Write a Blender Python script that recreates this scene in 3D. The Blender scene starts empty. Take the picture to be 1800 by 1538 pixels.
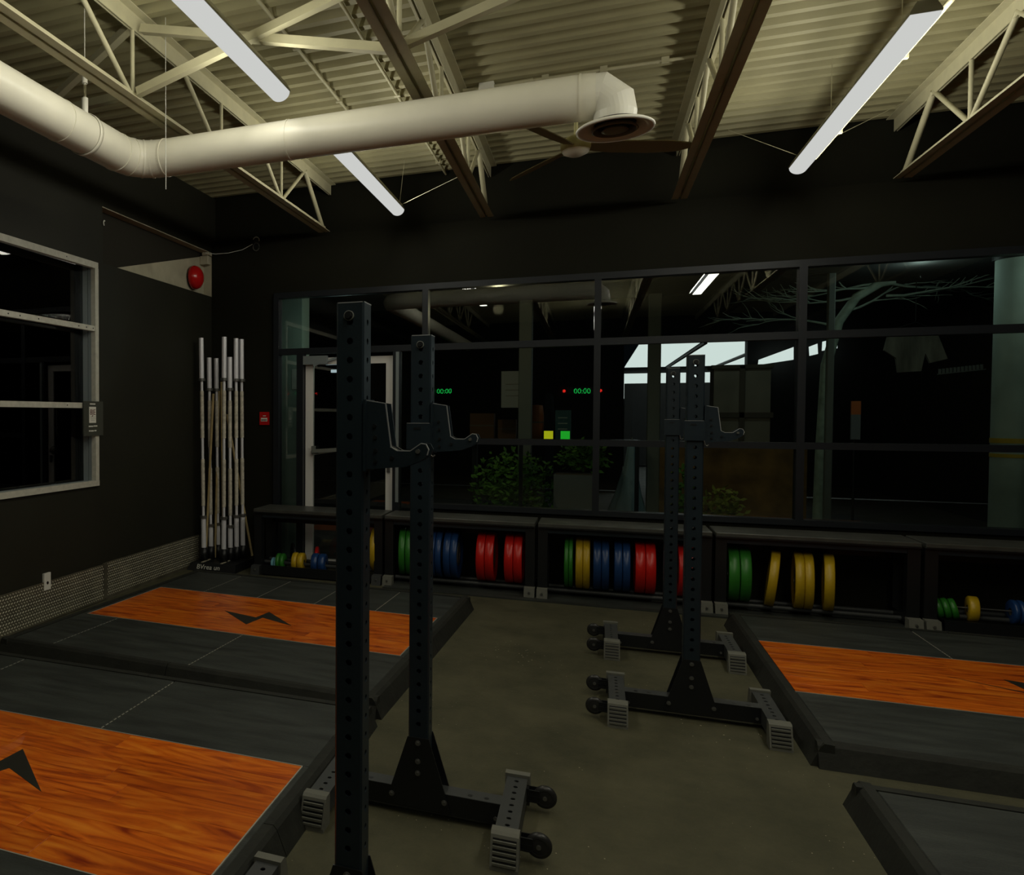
import bpy, math, random
from mathutils import Vector, Matrix
random.seed(7)
SC = bpy.context.scene
COL = SC.collection
PI = math.pi

# ------------------------------------------------------------------ camera
cam_d = bpy.data.cameras.new('camera'); cam = bpy.data.objects.new('camera', cam_d); COL.objects.link(cam)
cam_d.sensor_width = 36; cam_d.lens = 36 * 1386 / 1800; cam_d.clip_start = .05; cam_d.clip_end = 200
cam_d.shift_x = (900 - 456.5) / 1800; cam_d.shift_y = (767 - 769) / 1800
def cam_rot(yaw, pitch, roll):
    cy, sy = math.cos(yaw), math.sin(yaw); cp, sp = math.cos(pitch), math.sin(pitch); cr, sr = math.cos(roll), math.sin(roll)
    Rz = Matrix(((cy, sy, 0), (-sy, cy, 0), (0, 0, 1))); B = Matrix(((1, 0, 0), (0, 0, -1), (0, 1, 0)))
    Rx = Matrix(((1, 0, 0), (0, cp, -sp), (0, sp, cp))); Rr = Matrix(((cr, -sr, 0), (sr, cr, 0), (0, 0, 1)))
    return Rr @ Rx @ B @ Rz
RM = cam_rot(math.radians(22.95), math.radians(1.56), math.radians(.06))
cam.matrix_world = Matrix(((RM[0][0], -RM[1][0], -RM[2][0], 0), (RM[0][1], -RM[1][1], -RM[2][1], 0),
                           (RM[0][2], -RM[1][2], -RM[2][2], 1.53), (0, 0, 0, 1)))
SC.camera = cam

# ------------------------------------------------------------------ world, exposure
w = bpy.data.worlds.new('night'); SC.world = w; w.use_nodes = True
w.node_tree.nodes['Background'].inputs[0].default_value = (.010, .016, .022, 1)
w.node_tree.nodes['Background'].inputs[1].default_value = .12
SC.view_settings.view_transform = 'Standard'; SC.view_settings.look = 'None'
SC.view_settings.exposure = 0; SC.view_settings.gamma = 1; SC.view_settings.use_curve_mapping = False
TUBE_W = 4.4          # watts of each of the lamps strung along a tube light
TUBE_RAD = .60         # radiance of the frosted diffusers
LAMP_COL = (1, .97, .82)

def lamp(name, loc, power, col=LAMP_COL, r=0.0, parent=None):
    d = bpy.data.lights.new(name, 'POINT'); d.energy = power; d.color = col; d.shadow_soft_size = r
    o = bpy.data.objects.new(name, d); COL.objects.link(o); o.location = loc
    if parent: o.parent = parent
    return o

# ------------------------------------------------------------------ materials
def nm(name):
    m = bpy.data.materials.new(name); m.use_nodes = True; nt = m.node_tree
    return m, nt, nt.nodes['Principled BSDF']
def mat(name, col, rough=.6, metal=0, var=0, vscale=8, bump=0, bscale=60, spec=.5, stretch=(1, 1, 1), rnd=0):
    m, nt, b = nm(name); N = nt.nodes; L = nt.links
    b.inputs['Base Color'].default_value = (*col, 1); b.inputs['Roughness'].default_value = rough
    b.inputs['Metallic'].default_value = metal; b.inputs['Specular IOR Level'].default_value = spec
    if var or bump or rnd:
        tc = N.new('ShaderNodeTexCoord'); mp = N.new('ShaderNodeMapping'); mp.inputs['Scale'].default_value = stretch
        L.new(tc.outputs['Object'], mp.inputs[0])
    if var:
        n = N.new('ShaderNodeTexNoise'); n.inputs['Scale'].default_value = vscale; n.inputs['Detail'].default_value = 6
        L.new(mp.outputs[0], n.inputs[0])
        r = N.new('ShaderNodeMapRange'); r.inputs[1].default_value = .3; r.inputs[2].default_value = .7
        r.inputs[3].default_value = 1 - var; r.inputs[4].default_value = 1 + var
        L.new(n.outputs[0], r.inputs[0])
        mx = N.new('ShaderNodeMix'); mx.data_type = 'RGBA'; mx.blend_type = 'MULTIPLY'; mx.inputs[0].default_value = 1
        mx.inputs[6].default_value = (*col, 1); L.new(r.outputs[0], mx.inputs[7]); L.new(mx.outputs[2], b.inputs['Base Color'])
    if bump:
        n2 = N.new('ShaderNodeTexNoise'); n2.inputs['Scale'].default_value = bscale; n2.inputs['Detail'].default_value = 4
        L.new(mp.outputs[0], n2.inputs[0])
        bp = N.new('ShaderNodeBump'); bp.inputs['Strength'].default_value = bump; bp.inputs['Distance'].default_value = .004
        L.new(n2.outputs[0], bp.inputs['Height']); L.new(bp.outputs[0], b.inputs['Normal'])
    return m
def emit(name, col, s):
    m, nt, b = nm(name); nt.nodes.remove(b); e = nt.nodes.new('ShaderNodeEmission')
    e.inputs[0].default_value = (*col, 1); e.inputs[1].default_value = s
    nt.links.new(e.outputs[0], nt.nodes['Material Output'].inputs[0]); return m
def glass(name, tint, ior=1.5):
    m, nt, b = nm(name); nt.nodes.remove(b); N = nt.nodes; L = nt.links
    t = N.new('ShaderNodeBsdfTransparent'); t.inputs[0].default_value = (*tint, 1)
    g = N.new('ShaderNodeBsdfGlossy'); g.inputs['Roughness'].default_value = .01
    f = N.new('ShaderNodeFresnel'); f.inputs[0].default_value = ior
    mx = N.new('ShaderNodeMixShader'); L.new(f.outputs[0], mx.inputs[0]); L.new(t.outputs[0], mx.inputs[1]); L.new(g.outputs[0], mx.inputs[2])
    L.new(mx.outputs[0], N['Material Output'].inputs[0]); return m

def rubber_floor():
    m, nt, b = nm('rolled_rubber_floor'); N = nt.nodes; L = nt.links
    tc = N.new('ShaderNodeTexCoord')
    n = N.new('ShaderNodeTexNoise'); n.inputs['Scale'].default_value = 2.2; n.inputs['Detail'].default_value = 12; n.inputs['Roughness'].default_value = .72
    cr = N.new('ShaderNodeValToRGB'); cr.color_ramp.elements[0].position = .3; cr.color_ramp.elements[0].color = (.046, .046, .026, 1)
    cr.color_ramp.elements[1].position = .72; cr.color_ramp.elements[1].color = (.104, .096, .056, 1)
    L.new(tc.outputs['Object'], n.inputs[0]); L.new(n.outputs[0], cr.inputs[0])
    v = N.new('ShaderNodeTexVoronoi'); v.inputs['Scale'].default_value = 26; L.new(tc.outputs['Object'], v.inputs[0])
    n3 = N.new('ShaderNodeTexNoise'); n3.inputs['Scale'].default_value = 1.3; L.new(tc.outputs['Object'], n3.inputs[0])
    th = N.new('ShaderNodeMath'); th.operation = 'LESS_THAN'; L.new(v.outputs['Distance'], th.inputs[0])
    mr = N.new('ShaderNodeMapRange'); mr.inputs[1].default_value = .5; mr.inputs[2].default_value = .85; mr.inputs[3].default_value = .03; mr.inputs[4].default_value = .17
    L.new(n3.outputs[0], mr.inputs[0]); L.new(mr.outputs[0], th.inputs[1])
    mx = N.new('ShaderNodeMix'); mx.data_type = 'RGBA'; mx.inputs[7].default_value = (.42, .36, .26, 1)
    L.new(th.outputs[0], mx.inputs[0]); L.new(cr.outputs[0], mx.inputs[6]); L.new(mx.outputs[2], b.inputs['Base Color'])
    n2 = N.new('ShaderNodeTexNoise'); n2.inputs['Scale'].default_value = 90; L.new(tc.outputs['Object'], n2.inputs[0])
    bp = N.new('ShaderNodeBump'); bp.inputs['Strength'].default_value = .5; bp.inputs['Distance'].default_value = .004
    L.new(n2.outputs[0], bp.inputs['Height']); L.new(bp.outputs[0], b.inputs['Normal'])
    b.inputs['Roughness'].default_value = .75; b.inputs['Specular IOR Level'].default_value = .25
    return m
def wood_mat():
    m, nt, b = nm('varnished_wood'); N = nt.nodes; L = nt.links
    tc = N.new('ShaderNodeTexCoord'); oi = N.new('ShaderNodeObjectInfo')
    ad = N.new('ShaderNodeVectorMath'); ad.operation = 'ADD'
    cb = N.new('ShaderNodeCombineXYZ'); mu = N.new('ShaderNodeMath'); mu.operation = 'MULTIPLY'; mu.inputs[1].default_value = 37
    L.new(oi.outputs['Random'], mu.inputs[0]); L.new(mu.outputs[0], cb.inputs[0]); L.new(mu.outputs[0], cb.inputs[1])
    L.new(tc.outputs['Object'], ad.inputs[0]); L.new(cb.outputs[0], ad.inputs[1])
    mp = N.new('ShaderNodeMapping'); mp.inputs['Scale'].default_value = (.9, 5.5, 1); L.new(ad.outputs[0], mp.inputs[0])
    n = N.new('ShaderNodeTexNoise'); n.inputs['Scale'].default_value = 1.7; n.inputs['Detail'].default_value = 7; n.inputs['Distortion'].default_value = 3.2
    L.new(mp.outputs[0], n.inputs[0])
    cr = N.new('ShaderNodeValToRGB'); e = cr.color_ramp.elements
    e[0].position = .28; e[0].color = (.26, .024, .002, 1); e[1].position = .75; e[1].color = (.85, .25, .018, 1)
    k = e.new(.5); k.color = (.66, .125, .005, 1)
    L.new(n.outputs[0], cr.inputs[0])
    hs = N.new('ShaderNodeHueSaturation'); mr = N.new('ShaderNodeMapRange'); mr.inputs[3].default_value = .9; mr.inputs[4].default_value = 1.1
    L.new(oi.outputs['Random'], mr.inputs[0]); L.new(mr.outputs[0], hs.inputs['Value']); L.new(cr.outputs[0], hs.inputs['Color'])
    L.new(hs.outputs[0], b.inputs['Base Color'])
    b.inputs['Roughness'].default_value = .31; b.inputs['Specular IOR Level'].default_value = .45
    bp = N.new('ShaderNodeBump'); bp.inputs['Strength'].default_value = .12; bp.inputs['Distance'].default_value = .003
    L.new(n.outputs[0], bp.inputs['Height']); L.new(bp.outputs[0], b.inputs['Normal'])
    return m

M = dict(
    floor=rubber_floor(), wood=wood_mat(),
    deck=mat('painted_steel_deck', (.33, .305, .17), .6, var=.10, vscale=3, bump=.1, bscale=20),
    joist=mat('painted_joist_steel', (.50, .47, .31), .5, var=.08, vscale=9),
    duct=mat('painted_duct_metal', (.83, .80, .67), .36, var=.05, vscale=4, bump=.15, bscale=9),
    duct_white=mat('white_duct_metal', (.82, .80, .70), .4),
    housing=mat('lamp_housing', (.30, .29, .22), .5),
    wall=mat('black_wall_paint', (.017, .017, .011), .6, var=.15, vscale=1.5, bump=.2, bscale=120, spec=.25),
    wallb=mat('black_back_wall', (.0112, .0112, .0066), .7, var=.15, vscale=1.5, bump=.2, bscale=120, spec=.12),  # back wall, darker than the other black walls
    beige=mat('bare_beige_wall', (.40, .37, .27), .8, var=.15, vscale=6),
    brown=mat('dark_brown_shadow', (.013, .011, .005), .85),  # shadow in the wall recess, put into colour
    wframe=mat('galvanised_window_frame', (.50, .49, .42), .45, var=.12, vscale=25),
    jamb=mat('grey_window_jamb', (.26, .30, .31), .4, metal=.3),
    bframe=mat('black_curtain_wall_frame', (.012, .015, .020), .42, metal=.2),
    doorframe=mat('pale_door_frame', (.78, .77, .74), .4),
    diamond=mat('tread_plate_steel', (.13, .12, .085), .45, metal=.3, var=.3, vscale=5), bump=mat('bright_tread_bump', (.60, .57, .44), .35, metal=.3),
    tile=mat('black_rubber_tile', (.032, .036, .032), .55, var=.4, vscale=3, bump=.5, bscale=45, spec=.4, stretch=(1, 5, 1)),
    rim=mat('black_rubber_rim', (.017, .018, .014), .7, var=.25, vscale=10, bump=.6, bscale=40, spec=.35),
    strip=mat('aluminium_strip', (.42, .40, .34), .5, metal=.3),
    black=mat('black_logo_paint', (.018, .017, .012), .5),
    rack=mat('blue_black_powder_coat', (.0115, .0205, .0285), .36, var=.1, vscale=12, bump=.1, bscale=200),
    rackdark=mat('black_powder_coat', (.007, .008, .009), .4),
    rackfoot=mat('dark_grey_foot_tube', (.040, .043, .043), .5),
    cap=mat('grey_rubber_cap', (.14, .14, .115), .7, bump=.3, bscale=80),
    edge=mat('painted_edge_highlight', (.34, .35, .36), .35, metal=.1),  # pale colour paints the light caught along steel edges
    bolt=mat('zinc_bolt', (.16, .16, .15), .35, metal=.6),
    chrome=mat('chrome_sleeve', (.85, .85, .9), .34, metal=.2),
    knurl=mat('chalky_knurling', (.62, .58, .48), .6, metal=.1, var=.25, vscale=30),
    dowel=mat('pale_wooden_dowel', (.42, .32, .15), .6, var=.2, vscale=10),
    wheel=mat('black_rubber_wheel', (.02, .02, .02), .35),
    benchtop=mat('charcoal_bench_top', (.060, .062, .054), .42, var=.25, vscale=5),
    red=mat('red_enamel', (.50, .008, .008), .2),
    white=mat('white_plastic', (.72, .71, .64), .5),
    letter=mat('white_lettering', (.66, .66, .60), .6),
    conem=mat('grey_diffuser_cone', (.20, .18, .12), .5),
    fan=mat('brass_fan_blade', (.24, .20, .095), .5),
    fanhub=mat('pale_brass_hub', (.50, .46, .22), .4),
    green=mat('green_bumper_rubber', (.030, .20, .022), .38), yellow=mat('yellow_bumper_rubber', (.55, .36, .012), .4),
    blue=mat('blue_bumper_rubber', (.012, .050, .17), .34), redp=mat('red_bumper_rubber', (.60, .012, .008), .33),
    cyan=mat('pale_blue_change_plate', (.2, .5, .6), .35), hubs=mat('steel_plate_hub', (.35, .34, .3), .35, metal=.8),
    asphalt=mat('asphalt', (.05, .05, .045), .9, var=.3, vscale=4),
    col=mat('pale_green_column', (.36, .44, .38), .7, var=.12, vscale=4),
    greypost=mat('grey_green_post', (.16, .17, .15), .6), ply=mat('beige_board', (.30, .25, .18), .7, var=.15, vscale=3),
    batten=mat('brown_batten', (.12, .09, .06), .7), ochre=mat('rust_stained_timber', (.30, .15, .04), .8, var=.5, vscale=3),
    leaf=mat('leaf_green', (.11, .26, .03), .6, var=.5, vscale=8), leafy=mat('yellow_leaf', (.32, .32, .04), .6, var=.4, vscale=8),
    bark=mat('pale_bark', (.40, .48, .38), .8, var=.3, vscale=10), planter=mat('grey_planter', (.20, .21, .21), .8),
    cloth=mat('pale_cloth', (.45, .42, .34), .9), cloth2=mat('pale_blue_sheet', (.28, .40, .46), .8),
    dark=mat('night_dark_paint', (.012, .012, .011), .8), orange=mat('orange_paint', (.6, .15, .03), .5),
    tube=emit('frosted_tube_glow', (.985, 1, .965), TUBE_RAD), shopglow=emit('shop_ceiling_glow', (.93, 1, .98), .95),
    glowwhite=emit('cool_white_glow', (.75, .9, 1), .6), led=emit('green_led', (.02, 1, .15), 3.0), ledr=emit('red_led', (1, .03, .02), 6.0),
    warmlamp=emit('warm_lamp_glow', (1, .93, .75), 1.2),
    yglow=emit('emissive_yellow', (.55, .55, .01), .8), gglow=emit('emissive_green', (.02, .5, .03), .8),
    glass=glass('clear_window_glass', (.88, .93, .91), 1.75), sglass=glass('side_window_glass', (.85, .88, .88), 1.6),
)

# ------------------------------------------------------------------ mesh builder
class MB:
    def __init__(s): s.v = []; s.f = []; s.sm = []; s.mi = []; s.cur = 0
    def add(s, vs, fs, smooth=False):
        o = len(s.v); s.v += [tuple(v) for v in vs]; s.f += [tuple(i + o for i in f) for f in fs]; s.sm += [smooth] * len(fs); s.mi += [s.cur] * len(fs); return s
    def box(s, a, b):
        (x0, y0, z0), (x1, y1, z1) = a, b
        return s.add([(x0, y0, z0), (x1, y0, z0), (x1, y1, z0), (x0, y1, z0), (x0, y0, z1), (x1, y0, z1), (x1, y1, z1), (x0, y1, z1)],
                     [(0, 3, 2, 1), (4, 5, 6, 7), (0, 1, 5, 4), (1, 2, 6, 5), (2, 3, 7, 6), (3, 0, 4, 7)])
    def cbox(s, a, b, c=.004):      # box with chamfered vertical and top edges
        (x0, y0, z0), (x1, y1, z1) = a, b
        def ring(i, z): return [(x0 + i, y0 + c, z), (x0 + c, y0 + i, z), (x1 - c, y0 + i, z), (x1 - i, y0 + c, z), (x1 - i, y1 - c, z), (x1 - c, y1 - i, z), (x0 + c, y1 - i, z), (x0 + i, y1 - c, z)]
        v = ring(0, z0) + ring(0, z1 - c) + ring(c, z1); f = [tuple(range(7, -1, -1)), tuple(range(16, 24))]
        for k in (0, 8):
            for i in range(8): j = (i + 1) % 8; f.append((k + i, k + j, k + 8 + j, k + 8 + i))
        return s.add(v, f)
    def prism(s, pts, axis, a, b):  # pts 2-D outline, extruded along axis from a to b
        def P(p, t): return {'x': (t, p[0], p[1]), 'y': (p[0], t, p[1]), 'z': (p[0], p[1], t)}[axis]
        n = len(pts); v = [P(p, a) for p in pts] + [P(p, b) for p in pts]
        f = [tuple(range(n - 1, -1, -1)), tuple(range(n, 2 * n))] + [(i, (i + 1) % n, n + (i + 1) % n, n + i) for i in range(n)]
        return s.add(v, f)
    def cyl(s, p0, p1, r, n=12, r1=None, caps=True, smooth=True):
        p0 = Vector(p0); p1 = Vector(p1); d = (p1 - p0).normalized(); r1 = r if r1 is None else r1
        a = d.orthogonal().normalized() if abs(d.z) < .999 else Vector((1, 0, 0)); b = d.cross(a)
        v = []
        for p, q in ((p0, r), (p1, r1)):
            for i in range(n): t = 2 * PI * i / n; v.append(p + a * (q * math.cos(t)) + b * (q * math.sin(t)))
        s.add(v, [(i, (i + 1) % n, n + (i + 1) % n, n + i) for i in range(n)], smooth)
        if caps: s.add(v, [tuple(range(n - 1, -1, -1)), tuple(range(n, 2 * n))])
        return s
    def tube(s, pts, rs, n=8):
        if not hasattr(rs, '__len__'): rs = [rs] * len(pts)
        pts = [Vector(p) for p in pts]; v = []; a = None
        for k, p in enumerate(pts):
            d = (pts[min(k + 1, len(pts) - 1)] - pts[max(k - 1, 0)]).normalized()
            if a is None: a = d.orthogonal().normalized()
            a = (a - d * a.dot(d)).normalized(); b = d.cross(a)
            for i in range(n): t = 2 * PI * i / n; v.append(p + a * (rs[k] * math.cos(t)) + b * (rs[k] * math.sin(t)))
        f = []
        for k in range(len(pts) - 1):
            for i in range(n): j = (i + 1) % n; f.append((k * n + i, k * n + j, k * n + n + j, k * n + n + i))
        s.add(v, f, True); return s.add(v, [tuple(range(n - 1, -1, -1)), tuple(range(len(v) - n, len(v)))])
    def lathe(s, prof, axis='z', n=24, c=(0, 0, 0), smooth=True):   # prof: (radius, height) list
        v = []
        for r, h in prof:
            for i in range(n):
                t = 2 * PI * i / n; x, y = r * math.cos(t), r * math.sin(t)
                p = {'z': (x, y, h), 'x': (h, x, y), 'y': (y, h, x)}[axis]; v.append((p[0] + c[0], p[1] + c[1], p[2] + c[2]))
        f = []
        for k in range(len(prof) - 1):
            for i in range(n): j = (i + 1) % n; f.append((k * n + i, k * n + j, k * n + n + j, k * n + n + i))
        return s.add(v, f, smooth)
    def bar(s, p0, p1, w, h):       # rectangular bar between two points; w sideways, h in the vertical plane
        p0 = Vector(p0); p1 = Vector(p1); d = (p1 - p0).normalized()
        up = Vector((0, 0, 1)) if abs(d.z) < .99 else Vector((0, 1, 0)); a = d.cross(up).normalized() * (w / 2); b = a.cross(d).normalized() * (h / 2)
        v = [p + q for p in (p0, p1) for q in (-a - b, a - b, a + b, -a + b)]
        return s.add(v, [(3, 2, 1, 0), (4, 5, 6, 7), (0, 1, 5, 4), (1, 2, 6, 5), (2, 3, 7, 6), (3, 0, 4, 7)])
    def holed(s, O, U, V, W, n, pitch, hw, r, off=0, depth=.004):
        # strip of n cells along V (pitch tall), from -hw to hw along U, outward normal W, a round hole in every cell
        O, U, V, W = map(Vector, (O, U, V, W)); K = 16; sq = [(-1, -1), (0, -1), (1, -1), (1, 0), (1, 1), (0, 1), (-1, 1), (-1, 0)]
        out = []
        for k in range(K):
            t = k / 2; i = int(t) % 8; fr = t - int(t); a = sq[i]; b = sq[(i + 1) % 8]; out.append((a[0] + (b[0] - a[0]) * fr, a[1] + (b[1] - a[1]) * fr))
        for c in range(n):
            cen = O + V * (pitch * (c + .5)); v = []
            for (a, b) in out: v.append(cen + U * (a * hw) + V * (b * pitch / 2))
            for dd in (0, depth):
                for k in range(K):
                    t = 2 * PI * k / K - PI * .75
                    v.append(cen + U * (r * math.cos(t) + off) + V * (r * math.sin(t)) - W * dd)
            f = [(k, (k + 1) % K, K + (k + 1) % K, K + k) for k in range(K)] + [(K + k, K + (k + 1) % K, 2 * K + (k + 1) % K, 2 * K + k) for k in range(K)]
            s.add(v, f)
        return s
    def mesh(s, name, m):
        me = bpy.data.meshes.new(name); me.from_pydata(s.v, [], s.f); me.materials.append(m)
        me.polygons.foreach_set('use_smooth', s.sm)
        if s.cur: me.polygons.foreach_set('material_index', s.mi)
        me.update(); return me

def ob(name, mb, m, parent=None, loc=(0, 0, 0), rot=None, **kw):
    me = mb.mesh(name, m) if isinstance(mb, MB) else mb
    o = bpy.data.objects.new(name, me); COL.objects.link(o); o.location = loc
    if rot: o.rotation_euler = rot
    if parent: o.parent = parent
    for k, v in kw.items(): o[k] = v
    return o
def thing(name, label, cat, loc=(0, 0, 0), rot=None, group=None, kind=None):
    o = bpy.data.objects.new(name, None); COL.objects.link(o); o.location = loc; o.empty_display_size = .1
    if rot: o.rotation_euler = rot
    if label: o['label'] = label
    if cat: o['category'] = cat
    if group: o['group'] = group
    if kind: o['kind'] = kind
    return o
def tag(o, label, cat, group=None):
    o['label'] = label; o['category'] = cat
    if group: o['group'] = group
    return o
def dup(o, parent=None):
    kids = list(o.children); c = o.copy(); COL.objects.link(c); c.parent = parent
    for k in kids: dup(k, c)
    return c
def B(a, b): return MB().box(a, b)
def textmesh(s, size, name='lettering', m=None, extrude=.0008):
    cu = bpy.data.curves.new(name, 'FONT'); cu.body = s; cu.size = size; cu.extrude = extrude; cu.align_x = 'CENTER'; cu.align_y = 'CENTER'
    t = bpy.data.objects.new(name, cu); COL.objects.link(t); bpy.context.view_layer.update()
    me = bpy.data.meshes.new_from_object(t.evaluated_get(bpy.context.evaluated_depsgraph_get())); bpy.data.objects.remove(t)
    me.materials.clear(); me.materials.append(m or M['letter']); me.name = name; return me

XW, YB, HEAD, LEDGE, DECK = -3.70, 7.443, 2.757, 3.31, 3.80
XR, YR = 5.2, -5.4

# ------------------------------------------------------------------ room shell
ob('floor', B((XW - .1, YR, -.06), (XR, YB + .12, 0)), M['floor'], kind='structure')
def deck():
    mb = MB(); p = .152; y = YR - .1; prof = []
    while y < YB + .12:
        prof += [(y, DECK), (y + .05, DECK), (y + .076, DECK + .045), (y + .126, DECK + .045)]; y += p
    n = len(prof); v = [(XW - .15, a, b) for a, b in prof] + [(XR, a, b) for a, b in prof]
    mb.add(v, [(i, i + 1, n + i + 1, n + i) for i in range(n - 1)])
    return mb.box((XW - .15, YR, DECK + .05), (XR, YB + .25, DECK + .12))
ob('ceiling', deck(), M['deck'], kind='structure')
W0, W1, WZ0, WZ1 = 1.9, 5.363, .957, 2.75          # left window opening
wl = MB()
wl.box((XW - .2, YR, 0), (XW, W0, DECK)).box((XW - .2, W0, 0), (XW, W1, WZ0)).box((XW - .2, W0, WZ1), (XW, W1, DECK))
wl.box((XW - .2, W1, 0), (XW, YB + .12, 2.765)).box((XW - .2, W1, 2.765), (XW, 5.45, DECK)).box((XW - .2, 5.45, 3.225), (XW, YB + .12, DECK)).box((XW - .2, 5.45, 2.765), (XW - .10, YB + .12, 3.225))
wl = ob('wall_left', wl, M['wall'], kind='structure')
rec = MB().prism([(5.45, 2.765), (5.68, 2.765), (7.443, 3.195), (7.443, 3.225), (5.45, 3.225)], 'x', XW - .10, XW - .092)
ob('shadow_panel', rec, M['brown'], wl)  # recess shadow painted as a dark brown polygon
ob('bare_panel', MB().prism([(5.68, 2.765), (7.443, 2.765), (7.443, 3.195)], 'x', XW - .10, XW - .090), M['beige'], wl, label='bare beige wedge of wall below the painted shadow')
ob('bare_panel', B((XW - .10, YB - .003, 2.765), (XW, YB + .01, 3.217)), M['beige'], wl)
ob('recess_soffit', B((XW - .10, 5.45, 3.217), (XW - .001, YB, 3.2255)), M['beige'], wl)
wb = MB()
wb.box((XW, YB, 0), (-2.986, YB + .2, LEDGE)).box((-2.986, YB, HEAD), (XR, YB + .2, LEDGE)).box((XW, YB + .09, LEDGE), (XR, YB + .25, DECK + .05))
wb.box((-1.49, YB, 0), (XR, YB + .2, .655)).box((4.52, YB, .655), (XR, YB + .2, HEAD))
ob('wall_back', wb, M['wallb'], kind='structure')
ob('wall_right', B((XR, YR, 0), (XR + .1, YB + .2, DECK)), M['wall'], kind='structure')
ob('wall_rear', B((XW - .2, YR - .1, 0), (XR + .1, YR, DECK)), M['wall'], kind='structure')
ob('floor_mat', B((-1.70, 6.80, 0), (4.4, 7.40, .012)), M['tile'], kind='structure')
bpy.data.objects['floor_mat'].name = 'trim_1'

# diamond plate along the left wall
bb = ob('baseboard_left', B((XW, -1, 0), (XW + .004, 7.35, .30)), M['diamond'], kind='structure')
def treadplate(y0, y1, z0, z1, x):
    p = ob('tread_panel', B((x - .004, y0, z0), (x, y1, z1)), M['diamond'], bb)
    mb = MB(); r = 0; z = z0 + .018
    while z < z1 - .01:
        y = y0 + .018 + (.0145 if r % 2 else 0); s = 1 if r % 2 else -1
        while y < y1 - .015:
            dy, dz = .0100, .0066; wy, wz = .0040 * s, .0046
            mb.add([(x, y - dy, z - dz * s), (x, y + wy, z - wz), (x, y + dy, z + dz * s), (x, y - wy, z + wz), (x + .0036, y, z)],
                   [(0, 1, 4), (1, 2, 4), (2, 3, 4), (3, 0, 4)])
            y += .029
        z += .0215; r += 1
    ob('tread_bumps', mb, M['bump'], p, kind='stuff')
treadplate(2.4, 5.44, .012, .305, XW + .014); treadplate(5.45, 7.14, .02, .312, XW + .008)
treadplate(-1, 2.39, .012, .305, XW + .014)
ob('joint_strip', B((XW + .004, 5.425, .02), (XW + .019, 5.475, .31)), M['diamond'], bb)

# left window
w2 = thing('window_2', None, None, (XW, 0, 0), kind='structure')
fr = [('head', (-.02, W0, 2.70), (.018, W1, WZ1)), ('sill', (-.02, W0, WZ0), (.022, W1, 1.0)), ('stile', (-.02, 5.316, WZ0), (.02, W1, 2.70)), ('stile', (-.02, W0, WZ0), (.02, W0 + .05, 2.7)),
      ('glazing_bar', (-.02, W0, 2.198), (.016, 5.316, 2.240)), ('glazing_bar', (-.02, W0, 1.582), (.016, 5.316, 1.624))]
for n_, a, b in fr:
    e = ob(n_, B(a, b), M['wframe'], w2)
for y in (4.3, 4.42, 4.62, 4.95, 5.1, 5.2, 5.29):
    for z in (2.725, 1.603, 2.219):
        if (y * 10 + z) % 1 < .6: ob('screw', MB().cyl((.015, y, z), (.0195, y, z), .005, 8), M['rackdark'], w2)
ob('jamb', B((-.10, 5.316, WZ0), (-.055, W1, WZ1)), M['jamb'], w2); ob('jamb', B((-.05, 5.318, WZ0), (-.02, W1, WZ1)), M['jamb'], w2)
ob('jamb', B((-.10, W0, WZ1 - .004), (-.02, W1, WZ1)), M['jamb'], w2); ob('jamb', B((-.10, W0, WZ0), (-.02, W1, WZ0 + .04)), M['jamb'], w2)
for z0, z1 in ((1.0, 1.59), (1.615, 2.205), (2.235, 2.72)): ob('pane', B((-.106, W0, z0), (-.10, 5.33, z1)), M['sglass'], w2)
# room seen through it
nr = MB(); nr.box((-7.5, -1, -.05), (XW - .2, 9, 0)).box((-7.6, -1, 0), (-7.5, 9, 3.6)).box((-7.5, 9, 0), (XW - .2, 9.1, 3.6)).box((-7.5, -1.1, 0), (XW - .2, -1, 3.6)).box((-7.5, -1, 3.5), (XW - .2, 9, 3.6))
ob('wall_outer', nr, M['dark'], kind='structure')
ob('trim_2', B((-6.1, -1, 2.66), (-6.0, 8.9, 3.5)), M['beige'], kind='structure')
t = thing('reflection_strip', 'long thin glowing strip in place of a reflected light streak in the left window', 'light', (-5.0, 6.72, 2.585)); ob('lens', MB().bar((0, -.3, -.005), (0, .35, .015), .05, .03), M['warmlamp'], t); ob('bracket', B((-.01, 0, .02), (.01, .02, .97)), M['rackdark'], t)  # glowing bar paints a light streak mirrored in the pane
t = thing('reflection_strip', 'bright strip in place of a ceiling light reflected in the top pane of the left window', 'light', (-5.0, 5.70, 3.06)); ob('lens', B((-.05, -.6, -.02), (.05, .15, .02)), M['warmlamp'], t); ob('bracket', B((-.01, 0, .02), (.01, .02, .44)), M['rackdark'], t)  # glowing bar paints a bright reflection in the top pane
tag(ob('wall_lamp', MB().lathe([(0, .0), (.055, .0), (.06, .02), (.04, .05), (0, .055)], 'x', 16), M['warmlamp'], loc=(-5.6, 6.70, 2.27)), 'small round lamp glowing in the dark room behind the left window', 'lamp')
lamp('side_room_fill', (-4.6, 6.5, 2.4), 12)  # unseen lamp added to brighten the beige bulkhead in the side room
t = thing('metal_shelf', 'blue edged metal shelf frame in the dark room behind the left window', 'shelf', (-5.2, 7.0, 0))
for dy in (-.25, .45): ob('post', B((-.02, dy - .02, 0), (.02, dy + .02, 2.0)), M['jamb'], t)
for z in (.5, 1.1, 1.72): ob('shelf_board', B((-.2, -.25, z), (.02, .45, z + .035)), mat('blue_shelf_edge', (.10, .35, .7), .5), t)

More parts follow.
